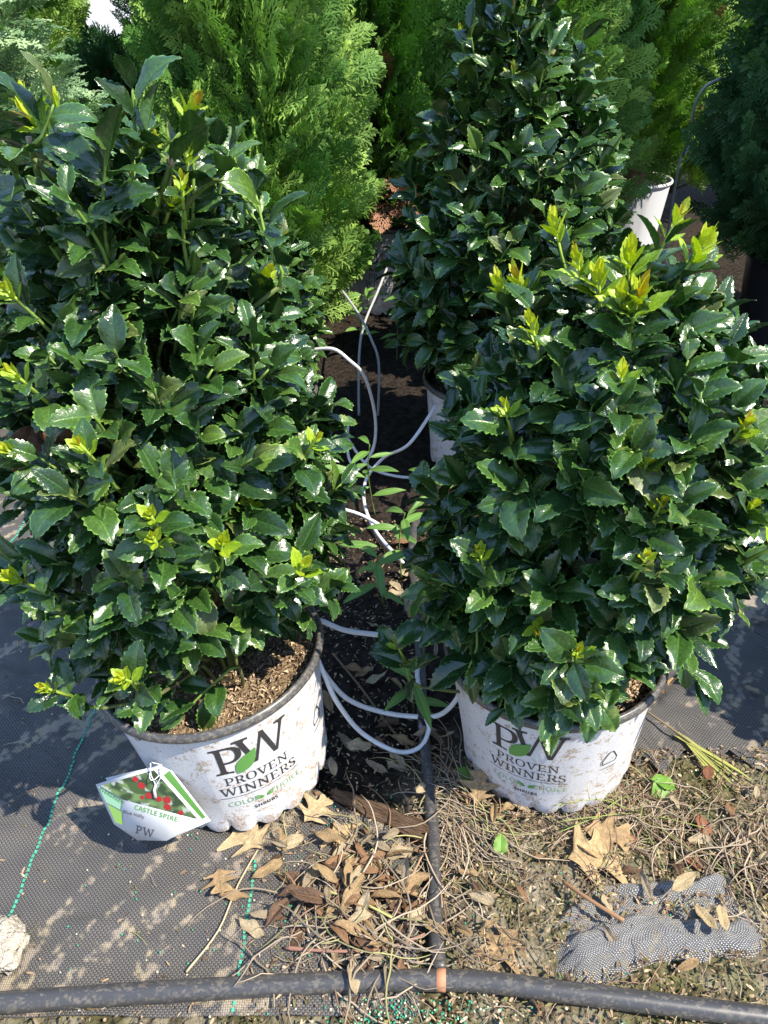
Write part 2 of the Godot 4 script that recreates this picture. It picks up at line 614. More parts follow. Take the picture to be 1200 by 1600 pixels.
func holly(called: String, label: String, at: Vector3, lean: Vector3, prof: Array, twigs: int, size: float, seed_: int, open_low := func(_y: float, _o: Vector3) -> bool: return false) -> Dictionary:
	R.seed = seed_
	var sh := {"node": thing(called, label, "shrub", at, "potted holly shrubs"), "at": at, "lean": lean, "prof": prof, "leaves": [], "young": [], "st": begin(), "v": 0, "size": size, "low": prof[0][0], "top": prof[-1][0]}
	shrubs.append(sh)
	var lump := noise(1.0, seed_, 2)
	# area-weighted heights
	var area := []
	var total := 0.0
	for i in prof.size() - 1:
		var sl: float = Vector2(prof[i + 1][0] - prof[i][0], prof[i + 1][1] - prof[i][1]).length() * (prof[i][1] + prof[i + 1][1])
		area.append(sl)
		total += sl
	for k in twigs:
		var pick := (k + R.randf()) / twigs * total
		var i := 0
		while i < area.size() - 1 and pick > area[i]:
			pick -= area[i]
			i += 1
		var f: float = pick / area[i]
		var y: float = lerpf(prof[i][0], prof[i + 1][0], f)
		var r: float = lerpf(prof[i][1], prof[i + 1][1], f)
		var a := k * 2.399963 + rr(-0.35, 0.35)
		var out := Vector3(cos(a), 0, sin(a))
		r *= 1.0 + 0.22 * lump.get_noise_3d(out.x * 1.6, y * 5.0, out.z * 1.6)
		if open_low.call(y, out):
			continue
		var deep := rr(0.70, 1.08)
		if R.randf() < 0.10:
			deep += 0.10
		if out.x * sign(at.x) < -0.3:
			r *= 0.9 if at.z > -1.0 else 0.8
		var tip := axis_at(sh, y) + out * r * deep
		var u: float = (y - sh.low) / (sh.top - sh.low)
		var d := (out * lerpf(0.95, 0.35, u) + Vector3.UP * lerpf(0.05, 1.0, sqrt(u)) + Vector3(rr(-0.3, 0.3), rr(-0.2, 0.2), rr(-0.3, 0.3))).normalized()
		twig(sh, tip, d, rr(0.07, 0.12), R.randi_range(7, 10), 1.0, R.randf() < 0.02)
	# main stems
	var top: Vector3 = axis_at(sh, sh.top)
	var p0 := Vector3(0, 0.10, 0)
	part("trunk", tube_mesh(catmull([p0, axis_at(sh, lerpf(0.15, sh.top, 0.3)) + Vector3(0.01, 0, 0), axis_at(sh, lerpf(0.15, sh.top, 0.65)) + Vector3(-0.012, 0, 0.008), top], 5), [0.013, 0.012, 0.0115, 0.011, 0.0105, 0.010, 0.0095, 0.009, 0.0085, 0.008, 0.0075, 0.007, 0.006, 0.005, 0.004, 0.003], 9), M.bark, sh.node)
	return sh

func axis_at(sh: Dictionary, y: float) -> Vector3:
	return sh.lean * (y - 0.2) + Vector3(0, y, 0)

func twig(sh: Dictionary, tip: Vector3, d: Vector3, length: float, n: int, scale_: float, fresh: bool, bare := 0.2) -> void:
	var core := axis_at(sh, maxf(tip.y - length - 0.05, 0.12))
	var base := tip - d * length
	var root := base.lerp(core, 0.6)
	root.y -= 0.02
	var line := catmull([root, base, tip - d * length * 0.45 + Vector3(rr(-0.006, 0.006), rr(-0.006, 0.006), rr(-0.006, 0.006)), tip], 3)
	var brown := Color(0.07, 0.06, 0.03)
	var green := Color(0.16, 0.26, 0.05)
	sh.v = tube(sh.st, sh.v, line.slice(0, 4), [0.003, 0.0028, 0.0025, 0.0022], 5, brown.lerp(green, rr(0.1, 0.6)))
	sh.v = tube(sh.st, sh.v, line.slice(3), [0.0022, 0.002, 0.0019, 0.0017, 0.0015, 0.0013, 0.001], 5, green * rr(0.7, 1.3))
	var spin := rr(0, TAU)
	var side := d.cross(Vector3(0.31, 0.9, 0.2)).normalized()
	var outward := (Vector3(tip.x, 0, tip.z) - Vector3(axis_at(sh, tip.y).x, 0, axis_at(sh, tip.y).z))
	outward = outward.normalized() if outward.length() > 0.02 else Vector3(0, 0, 1)
	for k in n:
		var f := lerpf(bare, 0.98, float(k) / (n - 1))
		var p := base.lerp(tip, f)
		spin += 2.399963 + rr(-0.3, 0.3)
		var rad := side.rotated(d, spin)
		if rad.dot(outward) < -0.35 and R.randf() < 0.55:
			rad = (rad + outward * 1.1).normalized()
		var beta := lerpf(1.35, 0.62, f) + rr(-0.2, 0.2)
		var ax := d * cos(beta) + rad * sin(beta)
		ax.y += 0.02
		ax = ax.normalized()
		var hint := Vector3.UP * 0.85 + outward * 0.55 + Vector3(rr(-0.45, 0.45), rr(-0.3, 0.3), rr(-0.45, 0.45))
		if ax.y > 0.75:
			hint = -rad + Vector3(0, 0.3, 0) + Vector3(rr(-0.3, 0.3), 0, rr(-0.3, 0.3))
		var s: float = sh.size * scale_ * rr(0.78, 1.16) * (0.8 if f > 0.9 else 1.0)
		var tint := 0
		var roll := R.randf()
		if roll < 0.34:
			tint = 1
		elif roll < 0.50:
			tint = 3
		elif roll < 0.66:
			tint = 2
		elif roll < 0.70 or (f > 0.93 and roll < 0.80):
			tint = 4
		if R.randf() < 0.05:
			tint = 5
		var shape := R.randi() % 7
		if R.randf() < 0.08:
			shape = 7
		sh.leaves.append({"xf": Transform3D(basis_for(ax, hint).scaled(Vector3(1, 1, 1) * s), p), "mesh": shape, "tint": tint})
	if fresh:
		shoot(sh, tip, d, rr(0.55, 0.8))

# a pale new shoot: upright small leaves round the tip
func shoot(sh: Dictionary, tip: Vector3, d: Vector3, big: float, warm := 0.12) -> void:
	var side := d.cross(Vector3(0.2, 0.3, 0.9)).normalized()
	var tall := 0.030 * big
	sh.v = tube(sh.st, sh.v, [tip - d * 0.03, tip, tip + d * tall], [0.0019, 0.0017, 0.0012], 5, Color(0.30, 0.42, 0.06))
	var n := R.randi_range(6, 12)
	big *= rr(0.75, 1.12)
	for k in n:
		var f := float(k) / (n - 1)
		var rad := side.rotated(d, k * 2.399963 + rr(-0.3, 0.3))
		var beta := lerpf(0.95, 0.12, f) + rr(-0.1, 0.1)
		var ax := d * cos(beta) + rad * sin(beta)
		var s := 0.036 * big * lerpf(1.05, 0.6, f) * rr(0.85, 1.15)
		var c := Color(0.55, 0.82, 0.06).lerp(Color(1.0, 1.0, 0.09), f)
		if f > 0.65 and R.randf() < warm:
			c = Color(0.80, 0.50, 0.07)
		sh.young.append({"xf": Transform3D(basis_for(ax, -rad + d * 0.3).scaled(Vector3.ONE * s), tip + d * tall * f), "mesh": k % 3, "tint": c})

func cam_point(p: Vector3) -> Vector3:
	var q := p - CAM
	var c := cos(deg_to_rad(PITCH))
	var s := sin(deg_to_rad(PITCH))
	var depth := -q.z * c - q.y * s
	return Vector3(600.0 + 1202.0 * q.x / depth, 800.0 - 1202.0 * (q.y * c - q.z * s) / depth, depth)

# commits every shrub: the 300 leaves that show largest are parts, the rest one joined part each shape
func finish_shrubs() -> void:
	var near := {}
	var spots := [Vector3(0, 0, 0.25), Vector3(0, 0, 0.5), Vector3(0, 0, 0.75), Vector3(0.16, 0.02, 0.4), Vector3(-0.16, 0.02, 0.4), Vector3(0.13, 0.02, 0.65), Vector3(-0.13, 0.02, 0.65), Vector3(0, -0.03, 0.92)]
	for sh in shrubs:
		for lf in sh.leaves:
			var seen := []
			for s in spots:
				var q := cam_point(sh.at + lf.xf * s)
				var key := int(q.x / 9.0) * 1000 + int(q.y / 9.0)
				if q.x < 0 or q.x > 1200 or q.y < 0 or q.y > 1600:
					continue
				seen.append([key, q.z])
				if not near.has(key) or near[key] > q.z:
					near[key] = q.z
			lf.seen = seen
	for sh in shrubs:
		var order := []
		for i in sh.leaves.size():
			var lf: Dictionary = sh.leaves[i]
			var c := 0
			for s in lf.seen:
				if s[1] < near[s[0]] + 0.012:
					c += 1
			var view: Vector3 = (CAM - sh.at - lf.xf.origin).normalized()
			var face := absf(view.dot(lf.xf.basis.y.normalized()))
			var z: float = cam_point(sh.at + lf.xf.origin).z
			order.append([c * (0.25 + face) / (z * z), i])
		order.sort_custom(func(a, b): return a[0] > b[0])
		var sets := []
		var cols := []
		for k in 8:
			sets.append([])
			cols.append([])
		for k in order.size():
			var lf: Dictionary = sh.leaves[order[k][1]]
			if k < 290 and order[k][0] > 0.0:
				part("leaf", leaf_mesh[lf.mesh], M.holly[lf.tint], sh.node, lf.xf)
			else:
				sets[lf.mesh].append(lf.xf)
				cols[lf.mesh].append(M.tints[lf.tint])
		var rest := Node3D.new()
		rest.name = "foliage"
		rest.set_meta("kind", "stuff")
		sh.node.add_child(rest)
		for k in 8:
			if sets[k].size():
				many("leaf_mass", leaf_mesh[k], M.holly_many, sets[k], cols[k], rest)
		var ys := [[], [], []]
		var yc := [[], [], []]
		for y in sh.young:
			ys[y.mesh].append(y.xf)
			yc[y.mesh].append(y.tint)
		for k in 3:
			if ys[k].size():
				many("new_leaf_mass", young_mesh[k], M.young, ys[k], yc[k], rest)
		var tw := part("twigs", done(sh.st), M.twig, sh.node)
		tw.set_meta("kind", "stuff")

# ---------------------------------------------------------------- ground
func ground_h(p: Vector2) -> float:
	var k := 1.0
	for c in [POT_L, POT_R]:
		k = minf(k, smoothstep(0.13, 0.26, p.distance_to(Vector2(c.x, c.z))))
	var a := 0.010 * soft_noise.get_noise_2d(p.x * 3.0, p.y * 3.0)
	var mossy := smoothstep(0.02, 0.16, p.x) * smoothstep(-0.85, -0.70, p.y)
	a += (0.004 + 0.006 * mossy) * soft_noise.get_noise_2d(p.x * 16.0, p.y * 16.0)
	return a * k

func ground() -> void:
	var xs := [-40.0, -12.0, -5.0, -3.0, -2.2, -1.7]
	var x := -1.3
	while x < 1.31:
		xs.append(x)
		x += 0.017
	xs += [1.7, 2.2, 3.0, 5.0, 12.0, 40.0]
	var zs := [8.0, 3.0, 1.0, 0.4]
	var z := 0.1
	while z > -2.6:
		zs.append(z)
		z -= 0.017
	zs += [-2.9, -3.4, -4.2, -6.0, -12.0, -40.0]
	var st := begin()
	var n1 := noise(3.0, 15, 4)
	var n2 := noise(9.0, 16, 3)
	for zz in zs:
		for xx in xs:
			var p := Vector2(xx, zz)
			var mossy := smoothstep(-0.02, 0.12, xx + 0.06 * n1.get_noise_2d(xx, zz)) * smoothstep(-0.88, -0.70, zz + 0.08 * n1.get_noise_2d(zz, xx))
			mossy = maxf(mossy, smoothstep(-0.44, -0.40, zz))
			var dark := Color(0.036, 0.029, 0.024)  # dark soil, deepened further to stand in for the shade in the gap
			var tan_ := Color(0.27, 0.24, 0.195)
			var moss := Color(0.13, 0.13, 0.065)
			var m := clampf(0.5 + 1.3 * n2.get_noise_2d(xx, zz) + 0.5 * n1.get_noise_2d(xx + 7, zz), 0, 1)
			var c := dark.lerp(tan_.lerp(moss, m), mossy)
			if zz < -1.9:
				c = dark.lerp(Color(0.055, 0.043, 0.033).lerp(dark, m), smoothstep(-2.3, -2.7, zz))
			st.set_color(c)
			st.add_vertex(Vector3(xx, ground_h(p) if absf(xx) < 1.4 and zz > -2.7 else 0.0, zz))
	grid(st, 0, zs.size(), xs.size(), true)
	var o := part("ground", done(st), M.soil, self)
	o.set_meta("kind", "structure")

func sheet(label: String, edge: Callable, rows: int, cols: int, called: String) -> MeshInstance3D:
	var st := begin()
	for i in rows:
		for j in cols:
			var p: Vector2 = edge.call(float(i) / (rows - 1), float(j) / (cols - 1))
			st.set_uv(p)
			st.set_uv2(p * 0.62)
			st.add_vertex(Vector3(p.x, ground_h(p) + 0.005 + wrinkle(p.x, p.y), p.y))
	grid(st, 0, rows, cols, true)
	var o := part(called, done(st), M.cloth, self)
	o.set_meta("kind", "structure")
	o.set_meta("label", label)
	return o

func wrinkle(x: float, z: float) -> float:
	var fold := 1.0 - absf(soft_noise.get_noise_2d(x * 2.2 + z * 1.1 + 40, z * 5.5 - x * 1.5))
	return 0.004 * soft_noise.get_noise_2d(x * 5.0 + 40, z * 5.0) + 0.006 * pow(maxf(fold, 0.0), 6.0)

func cloth_h(x: float, z: float) -> float:
	return ground_h(Vector2(x, z)) + 0.005 + wrinkle(x, z)

func fabrics() -> void:
	var n := noise(4.0, 21, 4)
	var left := func(i: float, j: float) -> Vector2:
		var z := lerpf(-0.405, -1.85, i)
		var xr := lerpf(0.045, -0.13, smoothstep(-0.60, -0.74, z)) + 0.02 * n.get_noise_1d(z * 4.0)
		xr = lerpf(xr, -0.22, smoothstep(-1.0, -1.3, z))
		return Vector2(lerpf(-2.4, xr, pow(j, 0.5)), z)
	var a := sheet("black woven weed cloth under the left holly pot", left, 170, 110, "landscape_fabric")
	var right := func(i: float, j: float) -> Vector2:
		var x := lerpf(0.30, 2.4, j * j)
		var zf := -0.745 - 0.05 * (x - 0.3) + 0.05 * n.get_noise_1d(x * 5.0 + 30)
		zf += 0.05 * smoothstep(0.5, 0.7, x)
		return Vector2(x + 0.02 * n.get_noise_1d(i * 30.0), lerpf(zf, -1.95, i))
	sheet("black woven weed cloth behind the right holly pot", right, 90, 110, "landscape_fabric_001")
	# green marker threads woven into the cloth
	var dash := BoxMesh.new()
	dash.size = Vector3(0.0032, 0.0012, 0.0044)
	var gm := vcol(0.5)
	for line in [[-0.472, -0.41, -1.8], [-0.172, -0.41, -0.60], [-0.785, -0.41, -1.8]]:
		var xf := []
		var cs := []
		var z: float = line[1]
		while z > line[2]:
			var x: float = line[0] + 0.003 * n.get_noise_1d(z * 9.0)
			xf.append(Transform3D(Basis(Vector3.UP, rr(-0.12, 0.12)), Vector3(x, cloth_h(x, z) + 0.0012, z)))
			var f := rr(0.75, 1.2)
			cs.append(Color(0.06 * f, 0.34 * f, 0.22 * f))
			z -= 0.0068
		many("marker_thread", dash, gm, xf, cs, a)

# ---------------------------------------------------------------- pots
func lathe(prof: Array, seg: int, wob: Callable) -> ArrayMesh:
	var st := begin()
	var span := 0.0
	for i in prof.size() - 1:
		span += prof[i].distance_to(prof[i + 1])
	var run := 0.0
	for i in prof.size():
		if i > 0:
			run += prof[i].distance_to(prof[i - 1])
		for k in seg + 1:
			var a := TAU * k / seg
			var q: Vector3 = wob.call(prof[i], a)
			st.set_uv(Vector2(float(k) / seg, run / span))
			st.add_vertex(q)
	grid(st, 0, prof.size(), seg + 1)
	return done(st)

func round_point(p: Vector2, a: float) -> Vector3:
	return Vector3(sin(a) * p.x, p.y, cos(a) * p.x)

# flat letters bent round the pot's wall
func on_pot(src: Mesh, rt: float, rb: float, h: float, angle: float, y0: float, off: float) -> ArrayMesh:
	var arr := src.surface_get_arrays(0)
	var vs: PackedVector3Array = arr[Mesh.ARRAY_VERTEX]
	var ix = arr[Mesh.ARRAY_INDEX]
	var st := begin()
	for v in vs:
		var y := y0 + v.y
		var r := lerpf(rb, rt, y / h) + off
		var a := angle + v.x / r
		st.add_vertex(Vector3(sin(a) * r, y, cos(a) * r))
	if ix != null:
		for i in ix:
			st.add_index(i)
	else:
		for i in vs.size():
			st.add_index(i)
	st.generate_normals()
	return st.commit()

func letters(text: String, size: float, serif: bool, bold := false) -> TextMesh:
	var f := SystemFont.new()
	f.font_names = PackedStringArray(["Droid Serif" if serif else "Droid Sans"])
	if bold:
		f.font_weight = 700
	var t := TextMesh.new()
	t.text = text
	t.font = f
	t.font_size = 64
	t.pixel_size = size / 46.0
	t.depth = 0.0
	t.curve_step = 1.0
	t.horizontal_alignment = HORIZONTAL_ALIGNMENT_CENTER
	t.vertical_alignment = VERTICAL_ALIGNMENT_CENTER
	return t

func flat_poly(pts: PackedVector2Array) -> ArrayMesh:
	var st := begin()
	for p in pts:
		st.set_normal(Vector3(0, 0, 1))
		st.add_vertex(Vector3(p.x, p.y, 0))
	var tri := Geometry2D.triangulate_polygon(pts)
	tri.reverse()
	for i in tri:
		st.add_index(i)
	return st.commit()

func leaf_shape(l: float, w: float) -> PackedVector2Array:
	var pts := PackedVector2Array()
	for k in 13:
		var t := k / 12.0
		pts.append(Vector2(w * 0.5 * sin(PI * pow(t, 0.8)), l * t))
	for k in range(11, 0, -1):
		var t := k / 12.0
		pts.append(Vector2(-w * 0.5 * sin(PI * pow(t, 0.8)), l * t))
	return pts

func turned(pts: PackedVector2Array, deg: float, at: Vector2) -> PackedVector2Array:
	var out := PackedVector2Array()
	for p in pts:
		out.append(p.rotated(deg_to_rad(deg)) + at)
	return out

func bar(x0: float, x1: float, y: float, h: float) -> ArrayMesh:
	var st := begin()
	var n := 14
	for k in n + 1:
		var x := lerpf(x0, x1, float(k) / n)
		st.add_vertex(Vector3(x, y, 0))
		st.add_vertex(Vector3(x, y + h, 0))
	grid(st, 0, n + 1, 2)
	return done(st)

func pot(label: String, at: Vector3, basis: Basis, rt: float, rb: float, h: float, style: String, print_angle: float, seed_: int) -> Node3D:
	R.seed = seed_
	var t := thing("nursery_pot", label, "flower pot", at, "nursery pots")
	t.basis = basis
	var body_m: Material = M.pot_white if style == "print" else (M.pot_plain if style == "plain" else M.pot_black)
	var rim_m: Material = M.pot_rim if style == "print" else body_m
	var wn := noise(1.2, seed_, 2)
	# wall: the foot is scalloped, the wall a little out of round
	var wall := []
	for k in 17:
		var f := k / 16.0
		var y := lerpf(h - 0.010, 0.0, f)
		var r := lerpf(rb, rt - 0.005, y / h)
		wall.append(Vector2(r, y))
	var wob := func(p: Vector2, a: float) -> Vector3:
		var r := p.x * (1.0 + 0.010 * wn.get_noise_2d(cos(a) * 2.0, sin(a) * 2.0))
		var low := smoothstep(0.045, 0.0, p.y)
		var bump := pow(absf(sin(a * 10.0)), 0.55)
		var y := p.y + low * 0.012 * (1.0 - bump)
		r += low * 0.0035 * bump - smoothstep(0.02, 0.0, p.y) * 0.003
		return round_point(Vector2(r, y), a)
	part("wall", lathe(wall, 144, wob), body_m, t)
	var inner := [Vector2(rt - 0.006, h - 0.008)]
	for y in [h - 0.025, h - 0.05, h * 0.6, h * 0.3, 0.02]:
		inner.append(Vector2(lerpf(rb, rt - 0.005, y / h) - 0.006, y))
	inner.append(Vector2(0.0, 0.02))
	part("lining", lathe(inner, 64, round_point), M.pot_black if style != "plain" else body_m, t)
	var lip := []
	for k in 13:
		var a := TAU * k / 12.0
		lip.append(Vector2(rt - 0.003 + 0.0058 * cos(a) + (0.0012 if k > 2 and k < 6 else 0.0), h - 0.007 + 0.0075 * sin(a)))
	lip.reverse()
	part("rim", lathe(lip, 96, round_point), rim_m, t)
	if style == "print":
		var r2 := rt - 0.005
		var soil := []
		for k in 9:
			soil.append(Vector2(lerpf(0.0, rt - 0.012, k / 8.0), 0.0))
		var sn := noise(18.0, seed_ + 3, 3)
		var sm := begin()
		for i in soil.size() * 2 - 1:
			var r := (rt - 0.0115) * i / (soil.size() * 2 - 2)
			for k in 49:
				var a := TAU * k / 48.0
				var q := Vector2(sin(a) * r, cos(a) * r)
				sm.set_color(Color(0.34, 0.25, 0.17))
				sm.add_vertex(Vector3(q.x, h - 0.030 + 0.010 * sn.get_noise_2d(q.x, q.y) + 0.006 * (1.0 - r / rt), q.y))
		grid(sm, 0, soil.size() * 2 - 1, 49)
		var so := part("potting_soil", done(sm), M.potting, t)
		var xf := []
		var cs := []
		for k in 2200:
			var r := (rt - 0.014) * sqrt(R.randf())
			var a := rr(0, TAU)
			var q := Vector3(sin(a) * r, h - 0.028 + 0.010 * sn.get_noise_2d(sin(a) * r, cos(a) * r) + 0.006 * (1.0 - r / rt) + rr(0, 0.003), cos(a) * r)
			xf.append(Transform3D(Basis.from_euler(Vector3(rr(-0.5, 0.5), rr(0, TAU), rr(-0.5, 0.5))).scaled(Vector3(rr(0.3, 0.7), 0.7, rr(0.4, 1.1))), q))
			var f := rr(0.5, 1.5)
			cs.append(Color(0.40 * f, 0.30 * f, 0.20 * f) if R.randf() < 0.75 else Color(0.14 * f, 0.09 * f, 0.06 * f))
		many("bark_chips", chip_mesh, M.bits, xf, cs, so)
		# print
		var k := rt / 0.145
		var pw := Node3D.new()
		pw.name = "printed_emblem"
		t.add_child(pw)
		var put := func(mesh: Mesh, m: Material, da: float, y: float, off: float, called: String) -> void:
			part(called, on_pot(mesh, r2, rb, h, print_angle + da, y * k, off), m, pw)
		put.call(letters("P", 0.050 * k, true), M.ink, -0.20, 0.152, 0.0011, "letter")
		put.call(letters("W", 0.050 * k, true), M.ink, 0.13, 0.158, 0.0011, "letter")
		put.call(flat_poly(turned(leaf_shape(0.046 * k, 0.021 * k), -38, Vector2(-0.020 * k, -0.030 * k))), M.ink_green, 0.0, 0.155, 0.0018, "leaf_emblem")
		put.call(letters("PROVEN", 0.0150 * k, true), M.ink, 0.02, 0.112, 0.0010, "lettering")
		put.call(letters("WINNERS", 0.0158 * k, true), M.ink, 0.02, 0.091, 0.0010, "lettering")
		put.call(bar(-0.054 * k, 0.054 * k, 0.0, 0.0009 * k), M.ink, 0.02, 0.078, 0.0009, "rule")
		put.call(letters("COLOR", 0.0095 * k, false), M.ink_pale, -0.19, 0.064, 0.0010, "lettering")
		put.call(letters("CHOICE", 0.0095 * k, false), M.ink_pale, 0.27, 0.064, 0.0010, "lettering")
		put.call(flat_poly(turned(leaf_shape(0.013 * k, 0.007 * k), -55, Vector2(0.003, 0))), M.ink_green, 0.02, 0.060, 0.0010, "leaf_emblem")
		put.call(flat_poly(turned(leaf_shape(0.013 * k, 0.007 * k), 60, Vector2(-0.001, 0))), M.ink_green, 0.02, 0.060, 0.0010, "leaf_emblem")
		put.call(letters("SHRUBS", 0.0062 * k, false, true), M.ink, 0.02, 0.047, 0.0010, "lettering")
		# folded-arrow mark on the side
		var ring := [Vector2(-0.010, -0.012), Vector2(0.010, -0.012), Vector2(0.012, -0.004), Vector2(0.003, 0.014), Vector2(-0.003, 0.014), Vector2(-0.012, -0.004)]
		for i in 6:
			var p0: Vector2 = ring[i]
			var p1: Vector2 = ring[(i + 1) % 6]
			var nn := (p1 - p0).orthogonal().normalized() * 0.0009
			put.call(flat_poly(PackedVector2Array([p0 + nn, p1 + nn, p1 - nn, p0 - nn])), M.ink, 0.86, 0.118, 0.0010, "recycling_mark")
		put.call(bar(-0.012, 0.014, 0.0, 0.0012), M.ink, 0.86, 0.096, 0.0010, "recycling_mark")
	return t

# ---------------------------------------------------------------- litter
var chip_mesh: ArrayMesh
var straw_mesh := []

func make_bits() -> void:
	var st := begin()
	for i in 3:
		for j in 3:
			st.set_color(Color.WHITE)
			st.add_vertex(Vector3((j - 1) * 0.0016 * (1.0 if i == 1 else 0.5), 0.0008 * (i % 2) + 0.0006 * absf(j - 1), (i - 1) * 0.0045))
	grid(st, 0, 3, 3, true)
	chip_mesh = done(st)
	for k in 4:
		var s2 := begin()
		var pts := []
		var rg := RandomNumberGenerator.new()
		rg.seed = 400 + k
		var ang := 0.0
		var p := Vector3.ZERO
		for i in 9:
			pts.append(p)
			ang += rg.randf_range(-0.35, 0.35) + 0.06 * k
			p += Vector3(sin(ang), rg.randf_range(-0.12, 0.14), cos(ang)) * 0.125
		tube(s2, 0, pts, [0.010, 0.011, 0.011, 0.010, 0.010, 0.009, 0.008, 0.006, 0.003], 4)
		straw_mesh.append(done(s2))

func lay(p: Vector2, up: float, tilt: float, yaw: float, s: Vector3) -> Transform3D:
	return Transform3D(Basis.from_euler(Vector3(rr(-tilt, tilt), yaw, rr(-tilt, tilt))).scaled_local(s), Vector3(p.x, cloth_h(p.x, p.y) + up, p.y))

func litter() -> void:
	R.seed = 909
	# crumbs, needles and straw: nobody could count them
	var holder := Node3D.new()
	holder.name = "ground_debris"
	add_child(holder)
	holder.set_meta("kind", "stuff")
	tag(holder, "brown crumbs and chips of plant debris scattered over soil and cloth", "debris")
	var xf := []
	var cs := []
	for k in 11000:
		var p: Vector2
		var z := R.randf()
		if z < 0.64:
			p = Vector2(rr(0.07, 0.75), rr(-0.78, -0.36))
		elif z < 0.86:
			p = Vector2(rr(-0.16, 0.08), rr(-1.4, -0.36))
		elif z < 0.95:
			p = Vector2(rr(-0.8, 0.1), rr(-0.425, -0.3))
		else:
			p = Vector2(rr(-0.9, 0.1), rr(-1.2, -0.42))
		var f := rr(0.5, 1.3)
		var c := Color(0.30, 0.215, 0.13)
		var q := R.randf()
		if q < 0.25:
			c = Color(0.12, 0.08, 0.05)
		elif q < 0.45:
			c = Color(0.17, 0.15, 0.06)
		elif q < 0.55:
			c = Color(0.42, 0.33, 0.22)
		cs.append(Color(c.r * f, c.g * f, c.b * f))
		xf.append(lay(p, rr(0.0, 0.004), 0.5, rr(0, TAU), Vector3(rr(0.3, 1.3), 0.8, rr(0.25, 0.5) if R.randf() < 0.6 else rr(0.5, 1.3))))
	many("chips", chip_mesh, M.bits, xf, cs, holder)
	var straw := Node3D.new()
	straw.name = "dry_straw"
	add_child(straw)
	straw.set_meta("kind", "stuff")
	tag(straw, "thin tan dry grass stems strewn around the pots and pipes", "straw")
	var sx := [[], [], [], []]
	var sc := [[], [], [], []]
	for k in 1620:
		var p: Vector2
		var l := rr(0.018, 0.055)
		var yaw := rr(0, TAU)
		var z := R.randf()
		if z < 0.30:
			p = Vector2(rr(0.07, 0.7), rr(-0.75, -0.37))
		elif z < 0.50:
			p = Vector2(R.randfn(0.34, 0.09), R.randfn(-0.665, 0.03))
			l = rr(0.03, 0.09)
		elif z < 0.62:
			p = Vector2(R.randfn(0.11, 0.03), R.randfn(-0.65, 0.06))
			l = rr(0.04, 0.11)
			yaw = rr(-0.5, 0.5) + (PI if R.randf() < 0.5 else 0.0)
		elif z < 0.80:
			p = Vector2(rr(-0.14, 0.07), rr(-0.66, -0.45))
		elif z < 0.88:
			p = Vector2(R.randfn(0.50, 0.05), R.randfn(-0.61, 0.035))
			l = rr(0.05, 0.12)
			yaw = rr(-1.2, 0.2)
		else:
			p = Vector2(rr(-0.6, 0.6), rr(-1.4, -0.38))
		if k >= 1500:
			p = Vector2(R.randfn(-0.03, 0.05), R.randfn(-0.53, 0.05))
			l = rr(0.06, 0.13)
		var w := R.randi() % 4
		sx[w].append(lay(p, rr(0.001, 0.007) + (rr(0.004, 0.014) if k >= 1500 else 0.0), 0.13, yaw, Vector3(l, l, l)))
		var f := rr(0.55, 1.25)
		var c := Color(0.36, 0.29, 0.21) if R.randf() < 0.6 else (Color(0.24, 0.15, 0.10) if R.randf() < 0.7 else Color(0.34, 0.33, 0.15))
		sc[w].append(Color(c.r * f, c.g * f, c.b * f))
	for w in 4:
		many("stems", straw_mesh[w], M.bits, sx[w], sc[w], straw)
	# slow-release fertiliser beads
	var beads := Node3D.new()
	beads.name = "fertiliser_beads"
	add_child(beads)
	beads.set_meta("kind", "stuff")
	tag(beads, "tiny green and cream fertiliser beads spilled along the pipes", "beads")
	var bm := SphereMesh.new()
	bm.radius = 0.0014
	bm.height = 0.0028
	bm.radial_segments = 10
	bm.rings = 6
	var bx := []
	var bc := []
	for k in 620:
		var p := Vector2(rr(-0.42, 0.6), rr(-0.75, -0.37))
		var z := R.randf()
		if z < 0.35:
			p = Vector2(R.randfn(0.03, 0.05), R.randfn(-0.405, 0.012))
		elif z < 0.5:
			p = Vector2(rr(-0.14, 0.07), rr(-0.6, -0.44))
		bx.append(lay(p, 0.002, 0, 0, Vector3.ONE * rr(0.8, 1.15)))
		var f := rr(0.7, 1.2)
		bc.append(Color(0.03 * f, 0.26 * f, 0.15 * f) if R.randf() < 0.66 else Color(0.55 * f, 0.52 * f, 0.36 * f))
	many("beads", bm, M.prill, bx, bc, beads)
	# single dead leaves
	var dm := []
	var spec := [[Color(0.42, 0.28, 0.16), 0.30], [Color(0.31, 0.17, 0.10), 0.26], [Color(0.50, 0.39, 0.27), 0.34], [Color(0.17, 0.10, 0.07), 0.32], [Color(0.36, 0.28, 0.21), 0.24]]
	for k in 10:
		var c: Color = spec[k % 5][0]
		dm.append(blade({"seed": 500 + k, "l": 1.0, "w": spec[k % 5][1], "rows": 14, "fold": rr(0.3, 2.2), "curl": rr(-1.4, 1.6), "wave": rr(0.06, 0.22), "spine": 0.07 if k % 2 else 0.0, "twist": rr(-1.6, 1.6), "blade": c, "rib": c * 1.25, "edge": c * 0.8}))
	var tone := ["golden tan", "rusty brown", "pale straw-coloured", "dark brown", "greyish tan"]
